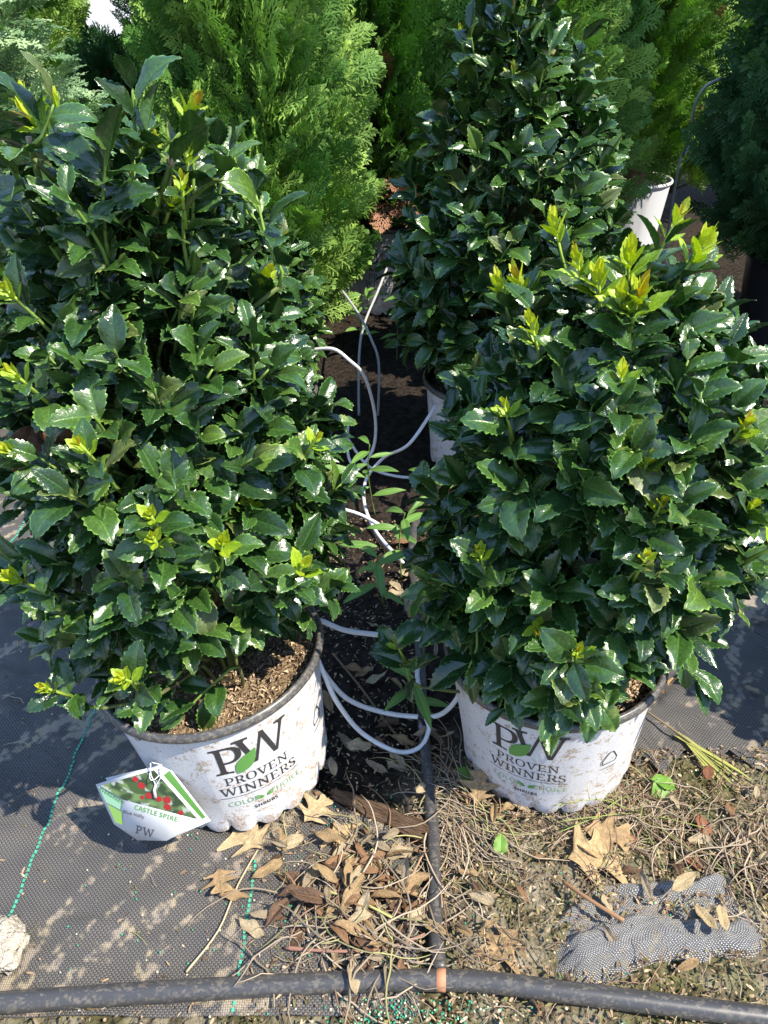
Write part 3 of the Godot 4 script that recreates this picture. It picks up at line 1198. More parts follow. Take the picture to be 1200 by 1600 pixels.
	for k in 120:
		var p := Vector2(rr(-0.135, 0.055), rr(-0.635, -0.462))
		if R.randf() < 0.55:
			p = Vector2(R.randfn(-0.02, 0.04), R.randfn(-0.52, 0.05))
		p.x = clampf(p.x, -0.15, 0.045)
		p.y = clampf(p.y, -0.66, -0.465)
		var hd := R.randi() % 10
		one("dead_leaf", dm[hd], M.dry, "%s leaf %s the heap left of the thin pipe" % [tone[hd % 5], "at the front of" if p.y > -0.50 else ("at the back of" if p.y < -0.56 else ("in the middle of" if p.x > -0.05 else "at the left side of"))], "dead leaf", lay(p, rr(0.004, 0.018), 0.55, rr(0, TAU), Vector3.ONE * rr(0.03, 0.055)), "curled dead leaves heaped beside the thin pipe")
	for k in 46:
		var p := Vector2(rr(0.10, 0.62), rr(-0.70, -0.44))
		var sd := R.randi() % 10
		one("dead_leaf", dm[sd], M.dry, "small %s leaf loose on the mossy soil %s" % [tone[sd % 5], "by the thin pipe" if p.x < 0.24 else ("near the large oak leaf" if p.x < 0.4 else "at the right edge")], "dead leaf", lay(p, rr(0.003, 0.009), 0.3, rr(0, TAU), Vector3.ONE * rr(0.022, 0.045)), "brown leaves scattered on the mossy soil")
	for k in 52:
		var p := Vector2(rr(-0.11, 0.10), rr(-1.35, -0.66))
		if R.randf() < 0.25:
			p = Vector2(rr(0.42, 0.9), rr(-1.15, -0.8))
		var bd := R.randi() % 10
		one("dead_leaf", dm[bd], M.dry, "%s leaf in the shade %s" % [tone[bd % 5], "right of the right holly pot" if p.x > 0.3 else ("between the two front pots" if p.y > -0.95 else "in the gap behind the two front pots")], "dead leaf", lay(p, rr(0.003, 0.012), 0.4, rr(0, TAU), Vector3.ONE * rr(0.035, 0.06)), "dead leaves in the shade between the pots")
	# lobed oak leaves
	var ok := []
	for k in 3:
		var c: Color = [Color(0.60, 0.42, 0.24), Color(0.50, 0.33, 0.19), Color(0.62, 0.46, 0.29)][k]
		ok.append(blade({"seed": 700 + k, "l": 1.0, "w": 0.92, "rows": 30, "fold": 0.12, "curl": [0.15, -0.25, 0.3][k], "wave": 0.03, "lobes": [2.6, 3.2, 2.9][k], "stalk": 0.13, "blade": c, "rib": c * 0.8, "edge": c * 1.1}))
	for d in [[0.232, -0.590, 0.105, 1.75, 0, "large pale lobed oak leaf beside the crumpled cloth"], [0.268, -0.640, 0.075, 1.3, 1, "brown lobed oak leaf just in front of the right pot"], [-0.075, -0.655, 0.075, 0.6, 0, "tan lobed oak leaf below the left pot at the wood scrap"], [-0.155, -0.600, 0.085, -2.3, 2, "pale torn oak leaf in front of the printed left pot"], [-0.115, -0.640, 0.06, 2.5, 2, "small pale oak leaf touching the foot of the left pot"], [0.175, -0.505, 0.075, -0.9, 1, "ragged brown oak leaf left of the crumpled cloth"], [0.13, -0.665, 0.06, 2.9, 1, "upright brown oak leaf at the left foot of the right pot"], [-0.22, -0.585, 0.05, 0.3, 1, "small brown oak leaf alone on the black cloth"]]:
		var p := Vector2(d[0], d[1])
		var t := 0.12 if d[4] != 1 else 0.3
		one("oak_leaf", ok[d[4]], M.dry, d[5], "dead leaf", lay(p, 0.008, t, d[3], Vector3.ONE * d[2]), "fallen oak leaves")
	one("dead_leaf", dm[0], M.dry, "single pointed tan leaf alone on the black cloth", "dead leaf", lay(Vector2(-0.215, -0.545), 0.006, 0.1, 1.5, Vector3.ONE * 0.043))
	var red := blade({"seed": 760, "l": 1.0, "w": 0.55, "rows": 12, "fold": 0.3, "curl": 0.4, "blade": Color(0.32, 0.13, 0.08), "rib": Color(0.4, 0.2, 0.12), "edge": Color(0.3, 0.13, 0.08)})
	for d in [[0.44, -0.66, 0.04, 0.2, "dark red oval leaf right of the pale oak leaf"], [0.475, -0.715, 0.028, 2.8, "small red leaf standing near the bent grass stalk"], [0.40, -0.60, 0.04, 1.1, "faded red leaf flat on moss above the crumpled cloth"], [0.35, -0.615, 0.036, -1.9, "dull red leaf between the oak leaf and the oval red leaf"]]:
		one("red_leaf", red, M.dry, d[4], "dead leaf", lay(Vector2(d[0], d[1]), 0.007, 0.3, d[3], Vector3.ONE * d[2]), "reddish leaves on the soil")
	var gl := blade({"seed": 770, "l": 1.0, "w": 0.55, "rows": 16, "fold": 0.4, "curl": 0.5, "spine": 0.08, "blade": Color(0.12, 0.24, 0.035), "rib": Color(0.24, 0.40, 0.09), "edge": Color(0.2, 0.34, 0.06)})
	one("green_leaf", gl, M.weed, "bright green fallen leaf lying flat right of the right pot", "leaf", lay(Vector2(0.388, -0.715), 0.008, 0.1, 1.35, Vector3.ONE * 0.045), "fresh green fallen leaves")
	one("green_leaf", gl, M.weed, "bright green fallen leaf folded upright right of the right pot", "leaf", Transform3D(basis_for(Vector3(0.8, 0.35, -0.5), Vector3(-0.4, 0.5, 0.8)).scaled(Vector3.ONE * 0.045), Vector3(0.385, 0.008, -0.690)), "fresh green fallen leaves")
	one("green_leaf", gl, M.weed, "small bright green leaf standing on mossy soil beside the thin pipe", "leaf", Transform3D(basis_for(Vector3(0.1, 0.6, -0.7), Vector3(0, 0.6, 0.8)).scaled(Vector3.ONE * 0.034), Vector3(0.156, 0.004, -0.598)), "fresh green fallen leaves")
	one("green_leaf", gl, M.weed, "dark green leaf in the shade left of the right pot", "leaf", lay(Vector2(0.105, -0.735), 0.006, 0.1, 1.2, Vector3.ONE * 0.04), "fresh green fallen leaves")

# ---------------------------------------------------------------- pipes, tubes, tag and oddments
func pipes() -> void:
	var main := thing("irrigation_pipe", "thick black plastic pipe running across the bottom of the photo", "pipe", Vector3.ZERO)
	var p := catmull([Vector3(-1.3, 0.0135, -0.37), Vector3(-0.75, 0.0135, -0.397), Vector3(-0.44, 0.0135, -0.416), Vector3(-0.193, 0.014, -0.431), Vector3(0.067, 0.0145, -0.440), Vector3(0.221, 0.018, -0.424), Vector3(0.432, 0.018, -0.399), Vector3(0.9, 0.016, -0.35), Vector3(1.3, 0.0135, -0.31)], 8)
	part("tubing", tube_mesh(p, [0.0118], 20), M.pipe, main)
	var band := tube_mesh([Vector3(0.061, 0.0145, -0.4402), Vector3(0.072, 0.0146, -0.4396)], [0.0122], 20)
	part("tape_band", band, plain(lin(0.42, 0.19, 0.10), 0.7), main)
	var lat := thing("drip_line", "thin black dusty pipe running back between the two holly pots", "pipe", Vector3.ZERO)
	var q := catmull([Vector3(0.066, 0.013, -0.452), Vector3(0.064, 0.011, -0.50), Vector3(0.067, 0.0125, -0.63), Vector3(0.062, 0.0125, -0.824), Vector3(0.063, 0.0125, -1.014), Vector3(0.060, 0.0125, -1.303), Vector3(0.075, 0.0, -1.42)], 8)
	part("tubing", tube_mesh(q, [0.0092], 16), M.pipe, lat)
	var cl := begin()
	var n := tube(cl, 0, [Vector3(0.063, 0.020, -0.812), Vector3(0.0635, 0.052, -0.808)], [0.0052], 10)
	n = tube(cl, n, [Vector3(0.053, 0.044, -0.811), Vector3(0.076, 0.042, -0.807)], [0.0050], 10)
	part("barbed_fitting", done(cl), M.fitting, lat)
	part("collar", tube_mesh([Vector3(0.063, 0.020, -0.808), Vector3(0.063, 0.027, -0.806)], [0.0085, 0.0085], 14), plain(lin(0.33, 0.30, 0.45), 0.4), lat)
	var runs := [
		["white drip tube looping low from the left pot to the black fitting", [Vector3(-0.096, 0.215, -0.775), Vector3(-0.082, 0.18, -0.762), Vector3(-0.066, 0.135, -0.755), Vector3(-0.033, 0.06, -0.765), Vector3(0.019, 0.02, -0.763), Vector3(0.054, 0.018, -0.772), Vector3(0.069, 0.03, -0.796), Vector3(0.064, 0.045, -0.807)], 0.0036],
		["white drip tube stretched between both pots through the black fitting", [Vector3(-0.096, 0.185, -0.785), Vector3(-0.057, 0.1, -0.797), Vector3(0, 0.045, -0.817), Vector3(0.064, 0.043, -0.81), Vector3(0.093, 0.06, -0.805), Vector3(0.112, 0.12, -0.79), Vector3(0.108, 0.19, -0.775), Vector3(0.125, 0.225, -0.775)], 0.0038],
		["white drip tube crossing high from left pot into the right holly", [Vector3(-0.105, 0.215, -0.825), Vector3(-0.092, 0.222, -0.831), Vector3(-0.056, 0.2, -0.835), Vector3(0, 0.18, -0.846), Vector3(0.057, 0.18, -0.839), Vector3(0.111, 0.215, -0.815), Vector3(0.14, 0.21, -0.81)], 0.0040],
		["short white drip tube rising from the thin pipe behind the fitting", [Vector3(0.058, 0.018, -0.94), Vector3(0.055, 0.035, -0.903), Vector3(0.058, 0.05, -0.843), Vector3(0.063, 0.047, -0.810)], 0.0040],
		["white drip tube arching down in the dark gap behind the pots", [Vector3(-0.16, 0.33, -1.58), Vector3(-0.11, 0.34, -1.562), Vector3(-0.076, 0.32, -1.551), Vector3(-0.042, 0.27, -1.57), Vector3(-0.021, 0.15, -1.621), Vector3(-0.026, 0.06, -1.629), Vector3(-0.062, 0.02, -1.595), Vector3(-0.086, 0.03, -1.635), Vector3(-0.091, 0.06, -1.694), Vector3(-0.086, 0.1, -1.72)], 0.0038],
		["white drip tube lying on the soil in the dark gap", [Vector3(-0.09, 0.06, -1.677), Vector3(-0.039, 0.02, -1.613), Vector3(0.031, 0.012, -1.576), Vector3(0.12, 0.012, -1.57)], 0.0036],
		["white drip tube curving forward from the tall holly's pot to the ground", [Vector3(0.117, 0.21, -1.56), Vector3(0.056, 0.15, -1.488), Vector3(0, 0.08, -1.548), Vector3(-0.042, 0.03, -1.53), Vector3(-0.043, 0.02, -1.437), Vector3(-0.014, 0.014, -1.338), Vector3(0.039, 0.012, -1.238)], 0.0037],
		["white drip tube behind the left holly among the lance-leaved weeds", [Vector3(-0.20, 0.11, -1.27), Vector3(-0.163, 0.1, -1.3), Vector3(-0.122, 0.07, -1.357), Vector3(-0.055, 0.035, -1.382), Vector3(0.011, 0.012, -1.352)], 0.0036],
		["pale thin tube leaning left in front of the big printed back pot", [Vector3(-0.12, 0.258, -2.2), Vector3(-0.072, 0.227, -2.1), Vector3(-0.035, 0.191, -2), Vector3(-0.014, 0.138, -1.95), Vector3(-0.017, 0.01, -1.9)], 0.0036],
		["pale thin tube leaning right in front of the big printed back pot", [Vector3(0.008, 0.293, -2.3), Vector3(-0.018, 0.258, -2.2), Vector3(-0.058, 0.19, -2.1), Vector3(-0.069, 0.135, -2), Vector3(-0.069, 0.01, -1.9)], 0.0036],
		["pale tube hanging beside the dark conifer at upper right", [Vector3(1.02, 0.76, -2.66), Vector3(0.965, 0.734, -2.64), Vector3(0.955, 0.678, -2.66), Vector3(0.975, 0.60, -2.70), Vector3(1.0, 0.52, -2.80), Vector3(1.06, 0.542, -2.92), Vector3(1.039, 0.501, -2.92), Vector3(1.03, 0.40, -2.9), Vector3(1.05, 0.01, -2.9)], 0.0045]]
	for r in runs:
		one("drip_tube", tube_mesh(catmull(r[1], 8), [r[2]], 10), M.tube_shaded if r[0].begins_with("pale") else M.tube, r[0], "drip tube", Transform3D.IDENTITY, "white drip tubes between the pots")

func plant_tag() -> void:
	var t := thing("plant_tag", "white pointed plant tag with red berries hanging on the left pot", "plant tag", Vector3(-0.298, 0.120, -0.603))
	t.basis = Basis.from_euler(Vector3(deg_to_rad(-24), deg_to_rad(-8), deg_to_rad(-8)))
	var card := func(z: float, grow: float) -> ArrayMesh:
		var o := PackedVector2Array([Vector2(0.0, 0.052), Vector2(0.073, -0.005), Vector2(0.030, -0.046), Vector2(-0.008, -0.056), Vector2(-0.042, -0.042), Vector2(-0.073, 0.006)])
		var st := begin()
		var pts := PackedVector2Array()
		for p in o:
			pts.append(p * grow)
		var tri := Geometry2D.triangulate_polygon(pts)
		for s in [0.0004, -0.0004]:
			for p in pts:
				st.add_vertex(Vector3(p.x, p.y, z + s))
		for k in range(0, tri.size(), 3):
			for i in [tri[k], tri[k + 1], tri[k + 2]]:
				st.add_index(i)
			for i in [tri[k], tri[k + 2], tri[k + 1]]:
				st.add_index(i + 6)
		for k in 6:
			var n := (k + 1) % 6
			for i in [k, n, k + 6, n, n + 6, k + 6]:
				st.add_index(i)
		st.deindex()
		return done(st)
	var white := plain(lin(0.62, 0.63, 0.64), 0.3)
	part("card", card.call(0.0, 1.0), white, t)
	# the printed picture: out-of-focus leaves in greens and greys
	var im := Image.create(256, 160, false, Image.FORMAT_RGB8)
	var n1 := noise(0.018, 301, 2)
	var n2 := noise(0.03, 302, 2)
	for y in 160:
		for x in 256:
			var a := n1.get_noise_2d(x, y) * 1.6 + 0.35
			var c := Color(0.03, 0.055, 0.025).lerp(Color(0.13, 0.20, 0.08), clampf(a, 0, 1))
			c = c.lerp(Color(0.50, 0.54, 0.52), clampf(n2.get_noise_2d(x, y) * 3.0 - 0.9, 0, 0.5))
			im.set_pixel(x, y, c.linear_to_srgb())
	var pic := plain(Color.WHITE, 0.28)
	pic.albedo_texture = ImageTexture.create_from_image(im)
	var pts := PackedVector2Array([Vector2(0.0, 0.0465), Vector2(0.0665, -0.0045), Vector2(-0.015, 0.0035), Vector2(-0.066, 0.0065)])
	pts = PackedVector2Array([Vector2(0.0, 0.0468), Vector2(0.066, -0.0046), Vector2(-0.034, -0.0046), Vector2(-0.067, 0.0062)])
	var st := begin()
	for p in pts:
		st.set_normal(Vector3(0, 0, 1))
		st.set_uv(Vector2(p.x / 0.14 + 0.5, 0.9 - p.y / 0.06))
		st.add_vertex(Vector3(p.x, p.y, 0.0008))
	var ptri := Geometry2D.triangulate_polygon(pts)
	ptri.reverse()
	for i in ptri:
		st.add_index(i)
	part("printed_picture", st.commit(), pic, t)
	var redm := plain(lin(0.30, 0.02, 0.022), 0.3)
	for b in [[-0.022, 0.028, 0.0052], [-0.013, 0.0215, 0.0062], [-0.0015, 0.0105, 0.0058], [0.012, 0.0095, 0.0052], [0.0225, 0.011, 0.0066], [0.0245, 0.0015, 0.0060], [-0.010, 0.0055, 0.0036], [0.043, -0.0015, 0.0046]]:
		var o := PackedVector2Array()
		for k in 14:
			o.append(Vector2(b[0] + b[2] * 0.82 * cos(TAU * k / 14.0), b[1] + b[2] * 0.74 * sin(TAU * k / 14.0)))
		part("printed_berry", flat_poly(o), redm, t, Transform3D(Basis.IDENTITY, Vector3(0, 0, 0.0012)))
	part("printed_leaf", flat_poly(turned(leaf_shape(0.028, 0.014), 70, Vector2(-0.008, 0.012))), plain(lin(0.05, 0.085, 0.03), 0.3), t, Transform3D(Basis.IDENTITY, Vector3(0, 0, 0.0010)))
	part("green_panel", flat_poly(PackedVector2Array([Vector2(-0.069, 0.0055), Vector2(-0.036, -0.006), Vector2(-0.036, -0.0195), Vector2(-0.056, -0.014)])), plain(lin(0.22, 0.40, 0.27), 0.3), t, Transform3D(Basis.IDENTITY, Vector3(0, 0, 0.0010)))
	part("green_panel", flat_poly(PackedVector2Array([Vector2(-0.0545, -0.0155), Vector2(-0.034, -0.0215), Vector2(-0.030, -0.0395), Vector2(-0.040, -0.0385)])), plain(lin(0.18, 0.33, 0.08), 0.3), t, Transform3D(Basis.IDENTITY, Vector3(0, 0, 0.0010)))
	part("lettering", letters("CASTLE SPIRE", 0.0066, false, true), M.ink_green, t, Transform3D(Basis.from_euler(Vector3(0, 0, -0.03)), Vector3(0.011, -0.0115, 0.0010)))
	part("lettering", letters("Blue Holly", 0.0038, false), M.ink, t, Transform3D(Basis.IDENTITY, Vector3(-0.018, -0.021, 0.0010)))
	part("lettering", letters("PW", 0.011, true), M.ink, t, Transform3D(Basis.IDENTITY, Vector3(0.000, -0.041, 0.0010)))
	part("lettering", letters("EVERGREEN", 0.0030, false, true), plain(lin(0.05, 0.16, 0.06), 0.4), t, Transform3D(Basis.from_euler(Vector3(0, 0, -0.33)), Vector3(-0.050, -0.003, 0.0014)))
	# string loop
	var loop := []
	for k in 15:
		var a := TAU * k / 14.0
		loop.append(Vector3(0.008 * sin(a) + 0.002, 0.050 + 0.012 * cos(a), 0.004 + 0.006 * cos(a * 2.0)))
	part("string_loop", tube_mesh(loop, [0.0007], 6), white, t)
	part("string_loop", tube_mesh(catmull([Vector3(-0.004, 0.058, 0.006), Vector3(-0.002, 0.042, 0.004), Vector3(0.006, 0.028, 0.003), Vector3(0.005, 0.022, 0.003)], 4), [0.0007], 6), white, t)
	part("string_loop", tube_mesh(catmull([Vector3(0.010, 0.060, 0.006), Vector3(0.011, 0.042, 0.004), Vector3(0.006, 0.028, 0.003)], 4), [0.0007], 6), white, t)
	part("string_knot", tube_mesh([Vector3(0.006, 0.030, 0.0035), Vector3(0.0055, 0.022, 0.004), Vector3(0.008, 0.012, 0.003)], [0.0012, 0.0019, 0.0021], 7), white, t)
	var t2 := thing("plant_tag", "second plant tag edge-on behind the berry tag on the pot", "plant tag", Vector3(-0.289, 0.117, -0.610))
	t2.basis = Basis.from_euler(Vector3(deg_to_rad(-24), deg_to_rad(-8), deg_to_rad(-12)))
	part("card", card.call(0.0, 1.0), white, t2)
	part("green_panel", flat_poly(PackedVector2Array([Vector2(0.006, 0.045), Vector2(0.066, -0.002), Vector2(0.060, -0.008), Vector2(0.0, 0.036)])), M.ink_green, t2, Transform3D(Basis.IDENTITY, Vector3(0, 0, 0.001)))

func oddments() -> void:
	R.seed = 515
	# stone
	var st := begin()
	var nn := noise(1.4, 81, 4)
	var rows := 22
	for i in rows + 1:
		var th := PI * i / rows
		for k in 33:
			var a := TAU * k / 32.0
			var d := Vector3(sin(th) * cos(a), cos(th), sin(th) * sin(a))
			var r := 1.0 + 0.42 * nn.get_noise_3d(d.x * 1.2, d.y * 1.2, d.z * 1.2)
			r = roundf(r * 9.0) / 9.0 * 0.35 + r * 0.65
			st.add_vertex(Vector3(d.x * 0.027, d.y * 0.020, d.z * 0.034) * r)
	grid(st, 0, rows + 1, 33)
	var sm := plain(lin(0.50, 0.45, 0.38), 0.9)
	sm.albedo_texture = ramp_tex(grey(256, 0.03, 83, 5), [[0.0, Color(0.4, 0.36, 0.3)], [0.5, Color(0.9, 0.88, 0.84)], [1.0, Color(1, 1, 1)]])
	sm.heightmap_enabled = true
	sm.heightmap_texture = ImageTexture.create_from_image(grey(256, 0.05, 84, 5))
	sm.heightmap_scale = 0.5
	sm.uv1_triplanar = true
	sm.uv1_scale = Vector3(18, 18, 18)
	one("stone", done(st), sm, "rough pale stone on the black cloth at the left edge", "stone", Transform3D(Basis.from_euler(Vector3(0.1, 0.35, 0.1)), Vector3(-0.462, 0.018, -0.478)))
	# weathered wood scrap
	var ws := begin()
	var cols := 12
	for i in 15:
		var f := i / 14.0
		for k in cols + 1:
			var a := TAU * k / cols
			var hw := 0.013 * (0.55 + 0.45 * smoothstep(0.0, 0.5, f)) + 0.0022 * sin(f * 17.0 + k)
			var hh := 0.0065 + 0.0015 * sin(f * 11.0 + k * 2.0)
			if i == 0 or i == 14:
				hw *= 0.75 + 0.25 * sin(k * 3.0)
			var c := pow(absf(cos(a)), 0.5) * signf(cos(a))
			var s := pow(absf(sin(a)), 0.5) * signf(sin(a))
			ws.set_color(Color(0.16, 0.105, 0.07) * (0.8 + 0.35 * absf(sin(k * 1.7 + f * 2.0))))
			ws.add_vertex(Vector3(lerpf(-0.075, 0.075, f) + (0.006 * sin(k * 2.3) if i == 0 or i == 14 else 0.0), s * hh, c * hw))
	grid(ws, 0, 15, cols + 1)
	var wm := vcol(0.85, 0.3)
	wm.albedo_texture = ramp_tex(grey(256, 0.03, 86, 5), [[0.0, Color(0.25, 0.22, 0.2)], [0.5, Color(0.7, 0.68, 0.64)], [1.0, Color(1, 1, 1)]])
	wm.heightmap_enabled = true
	wm.heightmap_texture = ImageTexture.create_from_image(grey(256, 0.03, 86, 5))
	wm.heightmap_scale = 0.4
	wm.uv1_triplanar = true
	wm.uv1_scale = Vector3(5, 60, 60)
	one("wood_scrap", done(ws), wm, "dark weathered strip of wood lying between the two pots", "wood", Transform3D(Basis.from_euler(Vector3(0.05, -0.47, 0.03)), Vector3(-0.008, 0.014, -0.662)))
	# crumpled length of silver-black cloth
	var fs := begin()
	var fr := 70
	var fc := 60
	for i in fr:
		var u := float(i) / (fr - 1)
		for j in fc:
			var v := float(j) / (fc - 1)
			var x := lerpf(-0.135, 0.145, u) + 0.006 * nn.get_noise_2d(v * 3.0, 9.0)
			var z := lerpf(-0.055, 0.055, v) * (1.0 + 0.25 * nn.get_noise_2d(u * 2.5, 4.0))
			z += -0.030 * u - 0.012 * sin(u * 5.0)
			z *= 0.75 + 0.25 * smoothstep(0.0, 0.3, u)
			var edge := smoothstep(0.0, 0.16, v) * smoothstep(1.0, 0.84, v) * smoothstep(0.0, 0.14, u) * smoothstep(1.0, 0.86, u)
			var bend := v + 0.07 * sin(u * 6.0) + 0.10 * nn.get_noise_2d(u * 2.2, v * 1.2) - 0.12 * u
			var ridge := pow(0.5 + 0.5 * cos((bend - 0.66) * TAU * 1.25), 1.4)
			var ridge2 := pow(0.5 + 0.5 * cos((bend - 0.12) * TAU * 2.4 + 1.5 * u), 3.0)
			var y := -0.006 + edge * (0.007 + 0.018 * ridge + 0.006 * ridge2 + 0.006 * nn.get_noise_2d(u * 5.0, v * 4.0) + 0.002 * nn.get_noise_2d(u * 19.0, v * 14.0))
			fs.set_uv(Vector2(u * 0.30, v * 0.16))
			fs.set_uv2(Vector2(u * 0.30, v * 0.16))
			fs.add_vertex(Vector3(x, y, z))
	grid(fs, 0, fr, fc)
	one("crumpled_cloth", done(fs), M.cloth_new, "crumpled silvery woven cloth half buried in the soil at lower right", "cloth", Transform3D(Basis.from_euler(Vector3(0, 0.16, 0)), Vector3(0.335, 0.003, -0.492)))
	var lm := blade({"seed": 790, "l": 1.0, "w": 0.36, "rows": 14, "fold": 0.8, "curl": -0.5, "wave": 0.08, "blade": Color(0.56, 0.42, 0.26), "rib": Color(0.62, 0.48, 0.3), "edge": Color(0.5, 0.36, 0.2)})
	for d in [[0.385, 0.036, -0.520, 0.25, "pointed tan leaf leaning upright on the crumpled cloth"], [0.360, 0.034, -0.535, 2.1, "flat tan leaf lying across the fold of the crumpled cloth"], [0.418, 0.034, -0.522, -0.3, "narrow brown leaf at the right end of the crumpled cloth"]]:
		one("dead_leaf", lm, M.dry, d[4], "dead leaf", Transform3D(Basis.from_euler(Vector3(rr(-0.3, 0.1), d[3], rr(-0.4, 0.4))).scaled(Vector3.ONE * 0.045), Vector3(d[0], d[1], d[2])), "tan leaves on the crumpled cloth")
	var tw := vcol(0.8)
	one("twig", tube_mesh(catmull([Vector3(0.232, 0.016, -0.560), Vector3(0.25, 0.028, -0.535), Vector3(0.27, 0.034, -0.515), Vector3(0.292, 0.036, -0.498)], 4), [0.0018, 0.0026, 0.003, 0.0028], 6, Color(0.30, 0.17, 0.09)), tw, "short brown twig resting on the crumpled cloth", "twig")
	one("twig", tube_mesh(catmull([Vector3(-0.235, 0.008, -0.452), Vector3(-0.205, 0.010, -0.50), Vector3(-0.19, 0.009, -0.56), Vector3(-0.165, 0.008, -0.625)], 5), [0.0016, 0.0016, 0.0014, 0.0012], 5, Color(0.46, 0.36, 0.22)), tw, "long straw-coloured stem lying across the black cloth", "twig")
	one("twig", tube_mesh(catmull([Vector3(-0.12, 0.012, -0.478), Vector3(-0.06, 0.020, -0.470), Vector3(0.0, 0.018, -0.474), Vector3(0.05, 0.02, -0.49)], 5), [0.0022, 0.0028, 0.0026, 0.002], 6, Color(0.26, 0.14, 0.10)), tw, "reddish brown stem lying through the front of the leaf heap", "twig")
	one("twig", tube_mesh(catmull([Vector3(-0.12, 0.016, -0.535), Vector3(-0.05, 0.022, -0.545), Vector3(0.02, 0.02, -0.548), Vector3(0.055, 0.024, -0.60)], 5), [0.0018, 0.0026, 0.0026, 0.0014], 6, Color(0.34, 0.21, 0.13)), tw, "brown stem lying through the middle of the leaf heap", "twig")
	one("twig", tube_mesh(catmull([Vector3(-0.075, 0.020, -0.545), Vector3(-0.03, 0.030, -0.525), Vector3(0.01, 0.03, -0.505)], 5), [0.0018, 0.0018, 0.0016], 6, Color(0.40, 0.38, 0.14)), tw, "yellow green stem on top of the leaf heap", "twig")
	one("twig", tube_mesh(catmull([Vector3(0.10, 0.006, -0.70), Vector3(0.02, 0.012, -0.80), Vector3(-0.04, 0.014, -0.90), Vector3(-0.09, 0.012, -0.98)], 5), [0.0016, 0.0024, 0.0028, 0.002], 6, Color(0.15, 0.10, 0.06)), tw, "dark bent twig in the shaded gap between the pots", "twig")
	# bent grass stalk
	var g := thing("grass_stalk", "bent dry grass stalk with flattened green blades right of the right pot", "grass", Vector3(0.40, 0.008, -0.88))
	part("stalk", tube_mesh(catmull([Vector3.ZERO, Vector3(0.03, 0.012, 0.05), Vector3(0.07, 0.012, 0.10)], 5), [0.0022, 0.002, 0.0016], 6, Color(0.22, 0.17, 0.09)), tw, g)
	var gb := blade({"seed": 801, "l": 1.0, "w": 0.06, "rows": 14, "fold": 0.6, "curl": 0.2, "stalk": 0.0, "peak": 0.6, "blade": Color(0.33, 0.33, 0.09), "rib": Color(0.42, 0.42, 0.15), "edge": Color(0.36, 0.33, 0.12)})
	for k in 7:
		part("grass_blade", gb, M.weed, g, Transform3D(Basis.from_euler(Vector3(rr(-0.06, 0.12), 0.62 + rr(-0.3, 0.35), rr(-0.5, 0.5))).scaled(Vector3.ONE * rr(0.08, 0.15)), Vector3(0.055 + rr(-0.01, 0.01), 0.010, 0.085 + rr(-0.01, 0.01))))
	# green grass sprig across the right pot's foot
	var s := thing("grass_sprig", "thin green grass sprig with seed heads in front of right pot", "grass", Vector3(0.36, 0.004, -0.668))
	var gcol := Color(0.30, 0.36, 0.10)
	for k in 8:
		var a: float = [2.45, 2.7, 2.2, 2.95, 1.5, 1.1, 0.5, 1.85][k]
		var l: float = [0.17, 0.15, 0.13, 0.12, 0.15, 0.12, 0.09, 0.12][k]
		var up: float = [0.06, 0.085, 0.11, 0.02, 0.01, 0.015, 0.02, 0.09][k]
		var dir := Vector3(cos(a), 0, sin(a) * 0.5)
		part("stem", tube_mesh(catmull([Vector3.ZERO, dir * l * 0.5 + Vector3(0, up * 0.8, 0.01), dir * l + Vector3(0, up, 0.015)], 5), [0.0010, 0.0009, 0.0006], 5, gcol), M.weed, s)
		if k < 3:
			for j in 6:
				var b := dir * l * (0.55 + 0.08 * j) + Vector3(0, up * (0.85 + 0.03 * j), 0.012)
				part("seed_head", tube_mesh([b, b + Vector3(rr(-0.5, 0.1), rr(0.2, 1), rr(-0.3, 0.5)).normalized() * 0.022], [0.0006, 0.0004], 4, Color(0.42, 0.42, 0.18)), M.weed, s)
	# weeds with lance-shaped leaves in the gap
	var lance := []
	for k in 3:
		lance.append(blade({"seed": 820 + k, "l": 1.0, "w": 0.2, "rows": 14, "fold": 0.5, "curl": [0.5, 0.9, 0.2][k], "wave": 0.03, "stalk": 0.05, "blade": Color(0.11, 0.22, 0.045), "rib": Color(0.2, 0.33, 0.09), "edge": Color(0.14, 0.25, 0.06)}))
	for w in [[-0.075, -1.22, 0.33, 9, 0.30, "tall lance-leaved weed with a sunlit top between the shrubs"], [0.0, -1.12, 0.13, 8, 0.0, "low lance-leaved weed in the shade of the right holly"], [0.035, -1.2, 0.16, 8, 0.1, "leafy weed in the gap next to the thin pipe"], [-0.02, -1.42, 0.20, 8, 0.1, "upright lance-leaved weed under the arching white tube"], [0.05, -0.86, 0.10, 5, 0.0, "small weed with hanging lance leaves above the black fitting"], [0.10, -1.42, 0.12, 7, 0.2, "pale small weed in a sun fleck beside the tall holly's pot"], [-0.08, -2.35, 0.22, 12, 0.0, "dark leafy weed in front of the big printed back pot"], [0.04, -2.3, 0.25, 12, 0.0, "second dark weed before the big printed back pot"]]:
		var wd := thing("weed_plant", w[5], "weed", Vector3(w[0], 0.002, w[1]), "weeds in the gap between the pots")
		var top := Vector3(rr(-0.03, 0.03), w[2], rr(-0.01, 0.04))
		if w[2] > 0.3:
			top = Vector3(-0.03, 0.31, 0.10)
		var mid := top * 0.5 + Vector3(rr(-0.01, 0.01), 0.02, 0)
		part("stem", tube_mesh(catmull([Vector3.ZERO, mid, top], 5), [0.002, 0.0018, 0.0012], 5, Color(0.14, 0.2, 0.05)), M.weed, wd)
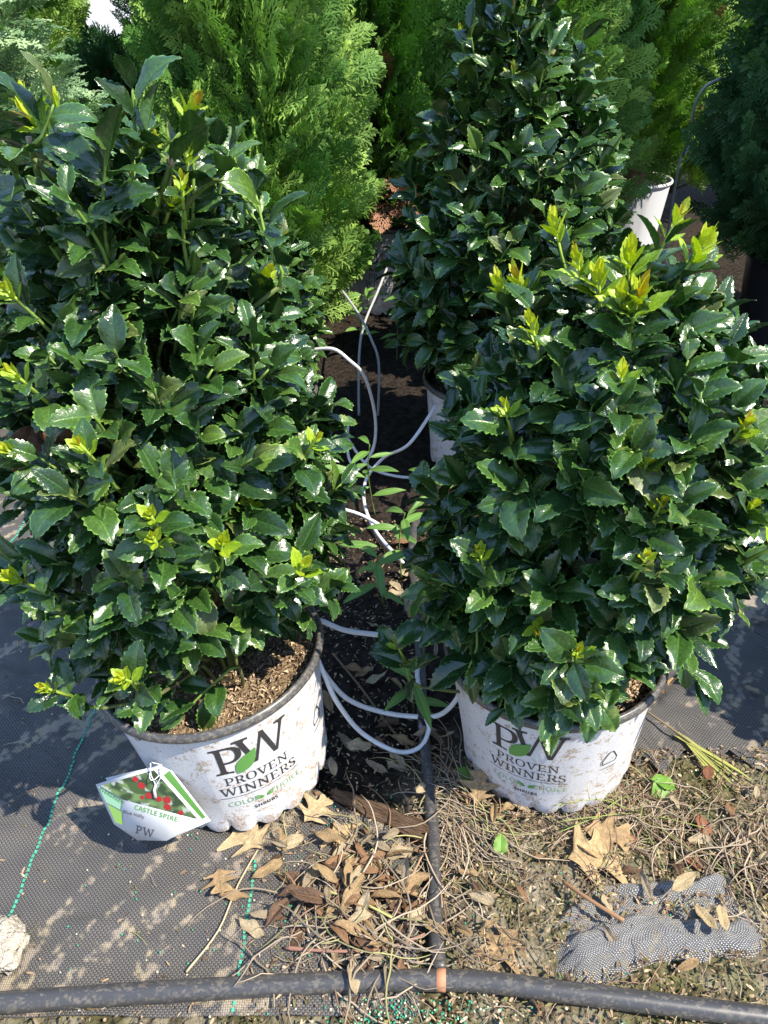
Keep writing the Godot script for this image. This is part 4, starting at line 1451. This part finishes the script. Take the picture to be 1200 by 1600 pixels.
		for k in w[3]:
			var f: float = lerpf(0.25, 1.0, float(k) / (w[3] - 1))
			var a: float = k * 2.4 + rr(-0.4, 0.4)
			if w[2] > 0.3 and f > 0.7:
				a = rr(-0.3, 1.1)
			var ax := Vector3(cos(a), rr(-0.35, 0.55), sin(a)).normalized()
			var p: Vector3 = mid * (f * 2.0) if f < 0.5 else mid.lerp(top, f * 2.0 - 1.0)
			part("leaf", lance[k % 3], M.weed, wd, Transform3D(basis_for(ax, Vector3.UP + Vector3(0, 0, 0.5)).scaled(Vector3.ONE * rr(0.055, 0.085)), p))
	var tuft := thing("grass_tuft", "small pale grass tuft in a sun fleck behind the left holly", "grass", Vector3(-0.15, 0.0, -1.60))
	for k in 9:
		var a := rr(0, TAU)
		part("grass_blade", gb, M.weed, tuft, Transform3D(basis_for(Vector3(cos(a) * 0.5, 1.0, sin(a) * 0.5), Vector3(cos(a), 0.2, sin(a))).scaled(Vector3.ONE * rr(0.06, 0.11)), Vector3(rr(-0.01, 0.01), 0, rr(-0.01, 0.01))))
	# a few dead brown leaves caught in the left shrub
	var dl := blade({"seed": 841, "l": 1.0, "w": 0.6, "rows": 14, "fold": 0.6, "curl": 1.1, "wave": 0.1, "blade": Color(0.20, 0.10, 0.055), "rib": Color(0.3, 0.17, 0.1), "edge": Color(0.34, 0.22, 0.14)})
	var spots := [["withered brown leaf drooping at the left flank of left holly", Vector3(-0.335, 0.63, -0.66)], ["curled brown leaf hanging lowest at left holly's flank", Vector3(-0.325, 0.60, -0.64)], ["dark withered leaf tucked behind the left holly's twigs", Vector3(-0.31, 0.655, -0.66)]]
	for q in spots:
		one("withered_leaf", dl, M.dry, q[0], "dead leaf", Transform3D(basis_for(Vector3(rr(-0.7, 0.2), rr(-0.9, -0.3), rr(0, 0.6)), Vector3(rr(-0.5, 0.5), 0.5, 0.8)).scaled(Vector3.ONE * 0.055), q[1]), "withered leaves on the left holly")

func shed() -> void: # seen end-on between the trees
	var t := thing("white_shed", "bright white shed wall seen far off between the conifers", "shed", Vector3(-2.0, 0, -9.6))
	t.rotation.y = deg_to_rad(12)
	var wm := plain(lin(0.80, 0.81, 0.83), 0.6)
	var b := func(called: String, size: Vector3, at: Vector3, m: Material, parent: Node3D) -> MeshInstance3D:
		var bm := BoxMesh.new()
		bm.size = size
		return part(called, bm, m, parent, Transform3D(Basis.IDENTITY, at))
	b.call("wall", Vector3(2.0, 2.3, 1.6), Vector3(0, 1.17, 0), wm, t)
	b.call("base_board", Vector3(2.04, 0.15, 1.64), Vector3(0, 0.075, 0), plain(lin(0.3, 0.3, 0.3), 0.8), t)
	var pr := PrismMesh.new()
	pr.size = Vector3(2.3, 0.6, 1.9)
	part("roof", pr, plain(lin(0.22, 0.2, 0.19), 0.8), t, Transform3D(Basis.IDENTITY, Vector3(0, 2.63, 0)))
	var d: MeshInstance3D = b.call("door", Vector3(0.8, 1.9, 0.04), Vector3(0.45, 1.12, 0.822), plain(lin(0.7, 0.7, 0.7), 0.5), t)
	b.call("handle", Vector3(0.03, 0.12, 0.04), Vector3(-0.32, 0.0, 0.045), M.fitting, d)

# ---------------------------------------------------------------- the scene
func _ready() -> void:
	var cam := Camera3D.new()
	cam.name = "camera"
	cam.position = CAM
	cam.rotation_degrees = Vector3(-PITCH, 0, 0)
	cam.fov = FOV
	cam.near = 0.02
	cam.far = 200.0
	add_child(cam)
	cam.current = true
	var sky := Sky.new()
	var sm := ProceduralSkyMaterial.new()
	sm.sky_top_color = Color(0.40, 0.51, 0.68)
	sm.sky_horizon_color = Color(0.76, 0.80, 0.84)
	sm.sky_curve = 0.12
	sm.ground_bottom_color = Color(0.22, 0.21, 0.17)
	sm.ground_horizon_color = Color(0.5, 0.52, 0.5)
	sm.sky_energy_multiplier = 1.3
	sky.sky_material = sm
	var env := Environment.new()
	env.background_mode = Environment.BG_SKY
	env.sky = sky
	env.tonemap_mode = Environment.TONE_MAPPER_LINEAR
	env.tonemap_exposure = 1.95
	env.sdfgi_enabled = true
	env.ssao_enabled = true
	env.ssil_enabled = true
	var we := WorldEnvironment.new()
	we.name = "environment"
	we.environment = env
	add_child(we)
	var sun := DirectionalLight3D.new()
	sun.name = "sun"
	sun.light_color = Color(1.0, 0.965, 0.90)
	sun.light_energy = 1.6
	sun.light_angular_distance = 0.5
	sun.shadow_enabled = true
	add_child(sun)
	var az := deg_to_rad(28.0)
	var el := deg_to_rad(53.0)
	var to_sun := Vector3(cos(el) * cos(az), sin(el), cos(el) * sin(az))
	sun.look_at_from_position(Vector3.ZERO, -to_sun, Vector3.UP)

	soft_noise.seed = 4
	soft_noise.frequency = 1.0
	soft_noise.fractal_octaves = 3
	R.seed = 1
	make_materials()
	make_bits()
	make_leaf_meshes()
	make_sprays()
	ground()
	fabrics()

	# pots
	var lean_l := Basis(Vector3(0, 0, 1), deg_to_rad(7.0)) * Basis(Vector3(1, 0, 0), deg_to_rad(-1.5))
	var lean_r := Basis(Vector3(0, 0, 1), deg_to_rad(3.5)) * Basis(Vector3(1, 0, 0), deg_to_rad(1.0))
	pot("white printed nursery pot at front left with the berry tag", POT_L + Vector3(0, 0.015, 0), lean_l, 0.151, 0.122, 0.226, "print", 0.44, 61)
	pot("white printed nursery pot at front right half hidden by drooping leaves", POT_R + Vector3(0, 0.010, 0), lean_r, 0.150, 0.123, 0.222, "print", -0.42, 62)
	pot("white printed pot under the tall holly at back right", Vector3(0.24, 0.006, -1.68), Basis.IDENTITY, 0.146, 0.121, 0.219, "print", 0.8, 63)
	pot("white printed pot under the short holly behind the left one", Vector3(-0.30, 0.006, -1.62), Basis.IDENTITY, 0.146, 0.121, 0.219, "print", 0.4, 64)
	pot("large shaded printed pot between the shrubs in the back row", Vector3(-0.005, 0.006, -2.86), Basis.IDENTITY, 0.185, 0.155, 0.305, "print", 0.0, 65)
	pot("plain white pot in sunlight at upper right", Vector3(1.04, 0.006, -3.52), Basis.IDENTITY, 0.185, 0.150, 0.315, "plain", 0.0, 66)
	pot("black pot under the dark conifer at the right edge", Vector3(1.36, 0.006, -2.45), Basis.IDENTITY, 0.21, 0.175, 0.29, "black", 0.0, 67)
	pot("black pot under the blue-green conifer at the left edge", Vector3(-1.12, 0.006, -2.05), Basis.IDENTITY, 0.20, 0.17, 0.28, "black", 0.0, 68)
	pot("black pot hidden under the broad bright conifer at left", Vector3(-0.41, 0.006, -2.42), Basis.IDENTITY, 0.19, 0.16, 0.28, "black", 0.0, 69)

	# conifers
	var g0 := Color(0.09, 0.21, 0.04)
	var g1 := Color(0.40, 0.59, 0.13)
	conifer("conifer_tree", "blue-green feathery conifer at the upper left edge", Vector3(-1.12, 0, -2.05), 1.8, 0.42, 2600, "blue", Color(0.14, 0.25, 0.12), Color(0.37, 0.50, 0.25), 201)
	conifer("conifer_tree", "broad bright green arborvitae behind the left holly", Vector3(-0.36, 0, -2.42), 1.75, 0.31, 2600, "green", g0, g1, 202, 0.16)
	conifer("conifer_tree", "dark green arborvitae in the large printed back pot", Vector3(0.0, 0, -2.88), 1.8, 0.34, 2100, "green", g0, Color(0.15, 0.30, 0.05), 203, 0.34)
	conifer("conifer_tree", "sunlit arborvitae growing from the plain white pot", Vector3(0.96, 0, -3.5), 1.9, 0.34, 2200, "green", g0, g1, 204, 0.38)
	conifer("conifer_tree", "bright arborvitae just behind the tall holly", Vector3(0.47, 0, -2.85), 1.7, 0.36, 2200, "green", g0, g1, 205, 0.2)
	conifer("conifer_tree", "narrow arborvitae behind the plain white pot", Vector3(1.48, 0, -4.2), 2.0, 0.36, 2400, "green", g0, g1, 206)
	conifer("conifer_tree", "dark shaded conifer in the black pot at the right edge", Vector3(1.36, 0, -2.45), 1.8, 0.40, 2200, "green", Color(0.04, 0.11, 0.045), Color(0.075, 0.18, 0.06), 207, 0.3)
	conifer("conifer_tree", "conifer standing right of the frame shading the right edge", Vector3(2.05, 0, -2.15), 2.3, 0.5, 2600, "green", g0, g1, 208)
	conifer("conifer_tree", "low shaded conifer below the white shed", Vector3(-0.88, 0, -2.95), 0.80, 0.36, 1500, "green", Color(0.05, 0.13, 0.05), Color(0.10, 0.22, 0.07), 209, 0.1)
	conifer("conifer_tree", "slim sunlit conifer left of the white shed", Vector3(-1.30, 0, -3.2), 1.9, 0.25, 1500, "green", g0, g1, 211, 0.1)
	conifer("conifer_tree", "conifer behind the blue-green one at the left edge", Vector3(-1.75, 0, -3.1), 2.0, 0.5, 1800, "green", g0, g1, 210, 0.1)
	var k := 0
	for p in [[-2.9, -4.3], [-2.15, -4.6], [-0.75, -4.0], [-0.15, -4.5], [0.5, -4.4], [2.2, -4.6], [2.9, -4.2]]:
		conifer("conifer_tree", "%s conifer in the farthest row of pots" % ["leftmost", "second from left", "third from left", "middle", "third from right", "second from right", "rightmost"][k], Vector3(p[0], 0, p[1]), rr(1.9, 2.3), 0.44, 1500, "green", g0, Color(0.15, 0.29, 0.05), 230 + k, 0.1)
		k += 1
	# a browned dead spray on the dark arborvitae
	var br := thing("dead_spray", "rust brown dead conifer spray beside the tall holly", "dead branch", Vector3(0.03, 0.42, -2.55))
	for i in 7:
		part("frond", sprays["green%d" % (i % 3)], plain(lin(0.26, 0.13, 0.075), 0.8), br, Transform3D(basis_for(Vector3(rr(-0.6, 0.6), rr(-0.5, 0.5), 0.7), Vector3(rr(-1, 1), 1, rr(-1, 1))).scaled(Vector3.ONE * rr(0.9, 1.2)), Vector3(rr(-0.05, 0.05), rr(-0.05, 0.06), -0.05)))

	# hollies
	var L := holly("holly_shrub", "dense glossy holly in the front left pot with bare cut stems", POT_L, Vector3(-0.075, 0, -0.03), [[0.28, 0.10], [0.315, 0.155], [0.37, 0.185], [0.47, 0.19], [0.60, 0.17], [0.70, 0.14], [0.77, 0.09], [0.81, 0.03]], 410, 0.049, 301, func(y: float, o: Vector3) -> bool: return y < 0.40 and o.z > 0.1 and o.x > -0.62)
	for v in [Vector3(-0.187, 0.868, -0.792), Vector3(-0.298, 0.866, -0.752), Vector3(-0.194, 0.809, -0.728), Vector3(-0.336, 0.759, -0.684), Vector3(-0.311, 0.691, -0.616), Vector3(-0.323, 0.625, -0.596), Vector3(-0.255, 0.64, -0.58), Vector3(-0.205, 0.581, -0.564), Vector3(-0.347, 0.498, -0.58), Vector3(-0.353, 0.352, -0.576), Vector3(-0.25, 0.408, -0.536), Vector3(-0.205, 0.558, -0.56), Vector3(-0.151, 0.543, -0.572), Vector3(-0.072, 0.605, -0.656), Vector3(-0.086, 0.494, -0.6), Vector3(-0.319, 0.749, -0.66)]:
		var q: Vector3 = v - POT_L
		var c := axis_at(L, q.y)
		var d := (Vector3(q.x - c.x, 0, q.z - c.z).normalized() * 0.6 + Vector3(0, 0.9, 0)).normalized()
		twig(L, q, d, 0.08, 6, 0.9, true, 0.3)
	# the long cut stems at the top left
	var stem_m := vcol(0.5)
	for s in [[Vector3(-0.294, 0.868, -0.7), Vector3(-0.296, 0.818, -0.71), Vector3(-0.296, 0.765, -0.72), Vector3(-0.285, 0.66, -0.74), Vector3(-0.25, 0.55, -0.75)], [Vector3(-0.184, 0.85, -0.72), Vector3(-0.21, 0.803, -0.73), Vector3(-0.237, 0.753, -0.74), Vector3(-0.262, 0.68, -0.75), Vector3(-0.25, 0.58, -0.75)]]:
		var line := []
		for v in s:
			line.append(v - POT_L)
		part("cut_stem", tube_mesh(catmull(line, 4), [0.0026, 0.0028, 0.003, 0.0032, 0.0034, 0.0036, 0.004, 0.0044, 0.005], 8, Color(0.095, 0.15, 0.035)), stem_m, L.node)
		part("cut_end", tube_mesh([line[0] - Vector3(0, 0.002, 0), line[0] + Vector3(0.0004, 0.006, 0)], [0.0029, 0.0025], 8, Color(0.30, 0.21, 0.13)), stem_m, L.node)
		for j in 3:
			var at: Vector3 = line[0].lerp(line[1], j * 0.9) if j < 2 else line[2]
			var a := rr(0, TAU)
			twig(L, at + Vector3(cos(a) * 0.03, 0.03, sin(a) * 0.03), Vector3(cos(a) * 0.6, 0.8, sin(a) * 0.6).normalized(), 0.05, 5, 1.08, false, 0.1)
	for v in [Vector3(-0.213, 0.905, -0.74), Vector3(-0.17, 0.86, -0.75), Vector3(-0.14, 0.85, -0.78), Vector3(-0.25, 0.86, -0.76), Vector3(-0.12, 0.82, -0.76)]:
		twig(L, v - POT_L, Vector3(rr(-0.2, 0.2), 1, rr(-0.2, 0.2)).normalized(), 0.09, 8, 1.05, false, 0.1)
	for i in 22:
		var a := i * 2.4
		var r := 0.03 + 0.085 * sqrt(i / 22.0)
		var tip := axis_at(L, 0.80) + Vector3(cos(a) * r, rr(0.01, 0.075), sin(a) * r)
		twig(L, tip, Vector3(cos(a) * 0.3 + rr(-0.15, 0.15), 1, sin(a) * 0.3 + rr(-0.15, 0.15)).normalized(), rr(0.09, 0.13), R.randi_range(8, 11), rr(0.9, 1.1), i % 4 == 0, 0.05)

	var RR := holly("holly_shrub", "dense glossy holly in the front right pot with yellow-green new tips", POT_R, Vector3(0.02, 0, -0.005), [[0.245, 0.11], [0.275, 0.17], [0.33, 0.195], [0.45, 0.205], [0.58, 0.175], [0.66, 0.13], [0.70, 0.085], [0.73, 0.03]], 360, 0.056, 302, func(y: float, o: Vector3) -> bool: return y < 0.42 and o.z > -0.2 and o.x > 0.10 and o.x < 0.93)
	for v in [Vector3(0.18, 0.772, -0.848), Vector3(0.293, 0.79, -0.796), Vector3(0.31, 0.771, -0.764), Vector3(0.233, 0.768, -0.74), Vector3(0.203, 0.751, -0.728), Vector3(0.128, 0.706, -0.852), Vector3(0.146, 0.714, -0.844), Vector3(0.145, 0.703, -0.732), Vector3(0.22, 0.74, -0.704), Vector3(0.219, 0.691, -0.656), Vector3(0.117, 0.64, -0.696), Vector3(0.246, 0.624, -0.616), Vector3(0.345, 0.643, -0.648), Vector3(0.358, 0.571, -0.616), Vector3(0.197, 0.425, -0.568), Vector3(0.096, 0.5, -0.64), Vector3(0.01, 0.296, -0.72), Vector3(0.25, 0.537, -0.58), Vector3(0.26, 0.588, -0.596), Vector3(0.188, 0.759, -0.764), Vector3(0.235, 0.745, -0.7)]:
		var q: Vector3 = v - POT_R
		var c := axis_at(RR, q.y)
		var d := (Vector3(q.x - c.x, 0, q.z - c.z).normalized() * 0.4 + Vector3(0, 1.0, 0)).normalized()
		q -= d * 0.03
		twig(RR, q, d, 0.08, 6, 0.9, false, 0.3)
		shoot(RR, q, d, 1.0 if v.y > 0.7 else 0.66, 0.12)
	holly("holly_shrub", "tall dark holly at back right reaching the top of the photo", Vector3(0.24, 0, -1.68), Vector3(0.02, 0, 0.02), [[0.27, 0.14], [0.32, 0.23], [0.45, 0.25], [0.62, 0.225], [0.74, 0.18], [0.84, 0.11], [0.92, 0.04]], 290, 0.064, 303)
	var top_h: Dictionary = shrubs[-1]
	for v in [Vector3(0.05, 0.97, 0.02), Vector3(0.0, 1.02, 0.04), Vector3(-0.03, 0.93, 0.02), Vector3(0.03, 1.06, 0.02)]:
		twig(top_h, v, Vector3(rr(-0.15, 0.15), 1, rr(-0.1, 0.1)).normalized(), 0.13, 9, 1.1, false, 0.1)
	for i in 14:
		var a := i * 2.4
		var r := 0.02 + 0.11 * sqrt(i / 14.0)
		twig(top_h, axis_at(top_h, 0.90) + Vector3(cos(a) * r, rr(-0.03, 0.08) - r * 0.4, sin(a) * r), Vector3(cos(a) * 0.3, 1, sin(a) * 0.3).normalized(), rr(0.1, 0.14), 9, 1.0, i % 6 == 0, 0.05)
	holly("holly_shrub", "short dark holly behind the left one beside the gap", Vector3(-0.30, 0, -1.62), Vector3(0.05, 0, 0.02), [[0.23, 0.10], [0.30, 0.18], [0.42, 0.19], [0.52, 0.14], [0.60, 0.04]], 230, 0.054, 304)
	for v in [Vector3(0.15, 0.235, -0.655), Vector3(0.205, 0.225, -0.645), Vector3(0.255, 0.25, -0.64), Vector3(0.10, 0.28, -0.67), Vector3(0.05, 0.32, -0.70), Vector3(0.40, 0.24, -0.70), Vector3(0.36, 0.30, -0.66)]:
		twig(RR, v - POT_R, Vector3((v.x - 0.25) * 2.0, -0.75, 0.7).normalized(), 0.07, 5, 0.95, false, 0.2)
	for v in [Vector3(-0.33, 0.28, -0.66), Vector3(-0.29, 0.26, -0.64), Vector3(-0.39, 0.33, -0.68), Vector3(-0.41, 0.36, -0.72), Vector3(-0.24, 0.25, -0.64)]:
		twig(L, v - POT_L, Vector3(-0.7, -0.35, 0.5).normalized(), 0.08, 6, 1.0, false, 0.2)
	holly("holly_shrub", "holly added mostly hidden behind the tall one to shade the gap", Vector3(0.40, 0, -2.22), Vector3(0, 0, 0), [[0.10, 0.16], [0.30, 0.23], [0.50, 0.22], [0.66, 0.14], [0.75, 0.04]], 220, 0.060, 305)  # shrub added here to throw shade into the gap
	holly("holly_shrub", "unseen low holly added outside the frame to shade the cloth at right", Vector3(0.94, 0, -0.82), Vector3.ZERO, [[0.05, 0.15], [0.20, 0.21], [0.38, 0.20], [0.48, 0.12], [0.53, 0.04]], 200, 0.06, 306)  # unseen shrub, added and sized to shade the right-hand cloth but not the pot
	finish_shrubs()

	pipes()
	plant_tag()
	oddments()
	litter()
	shed()
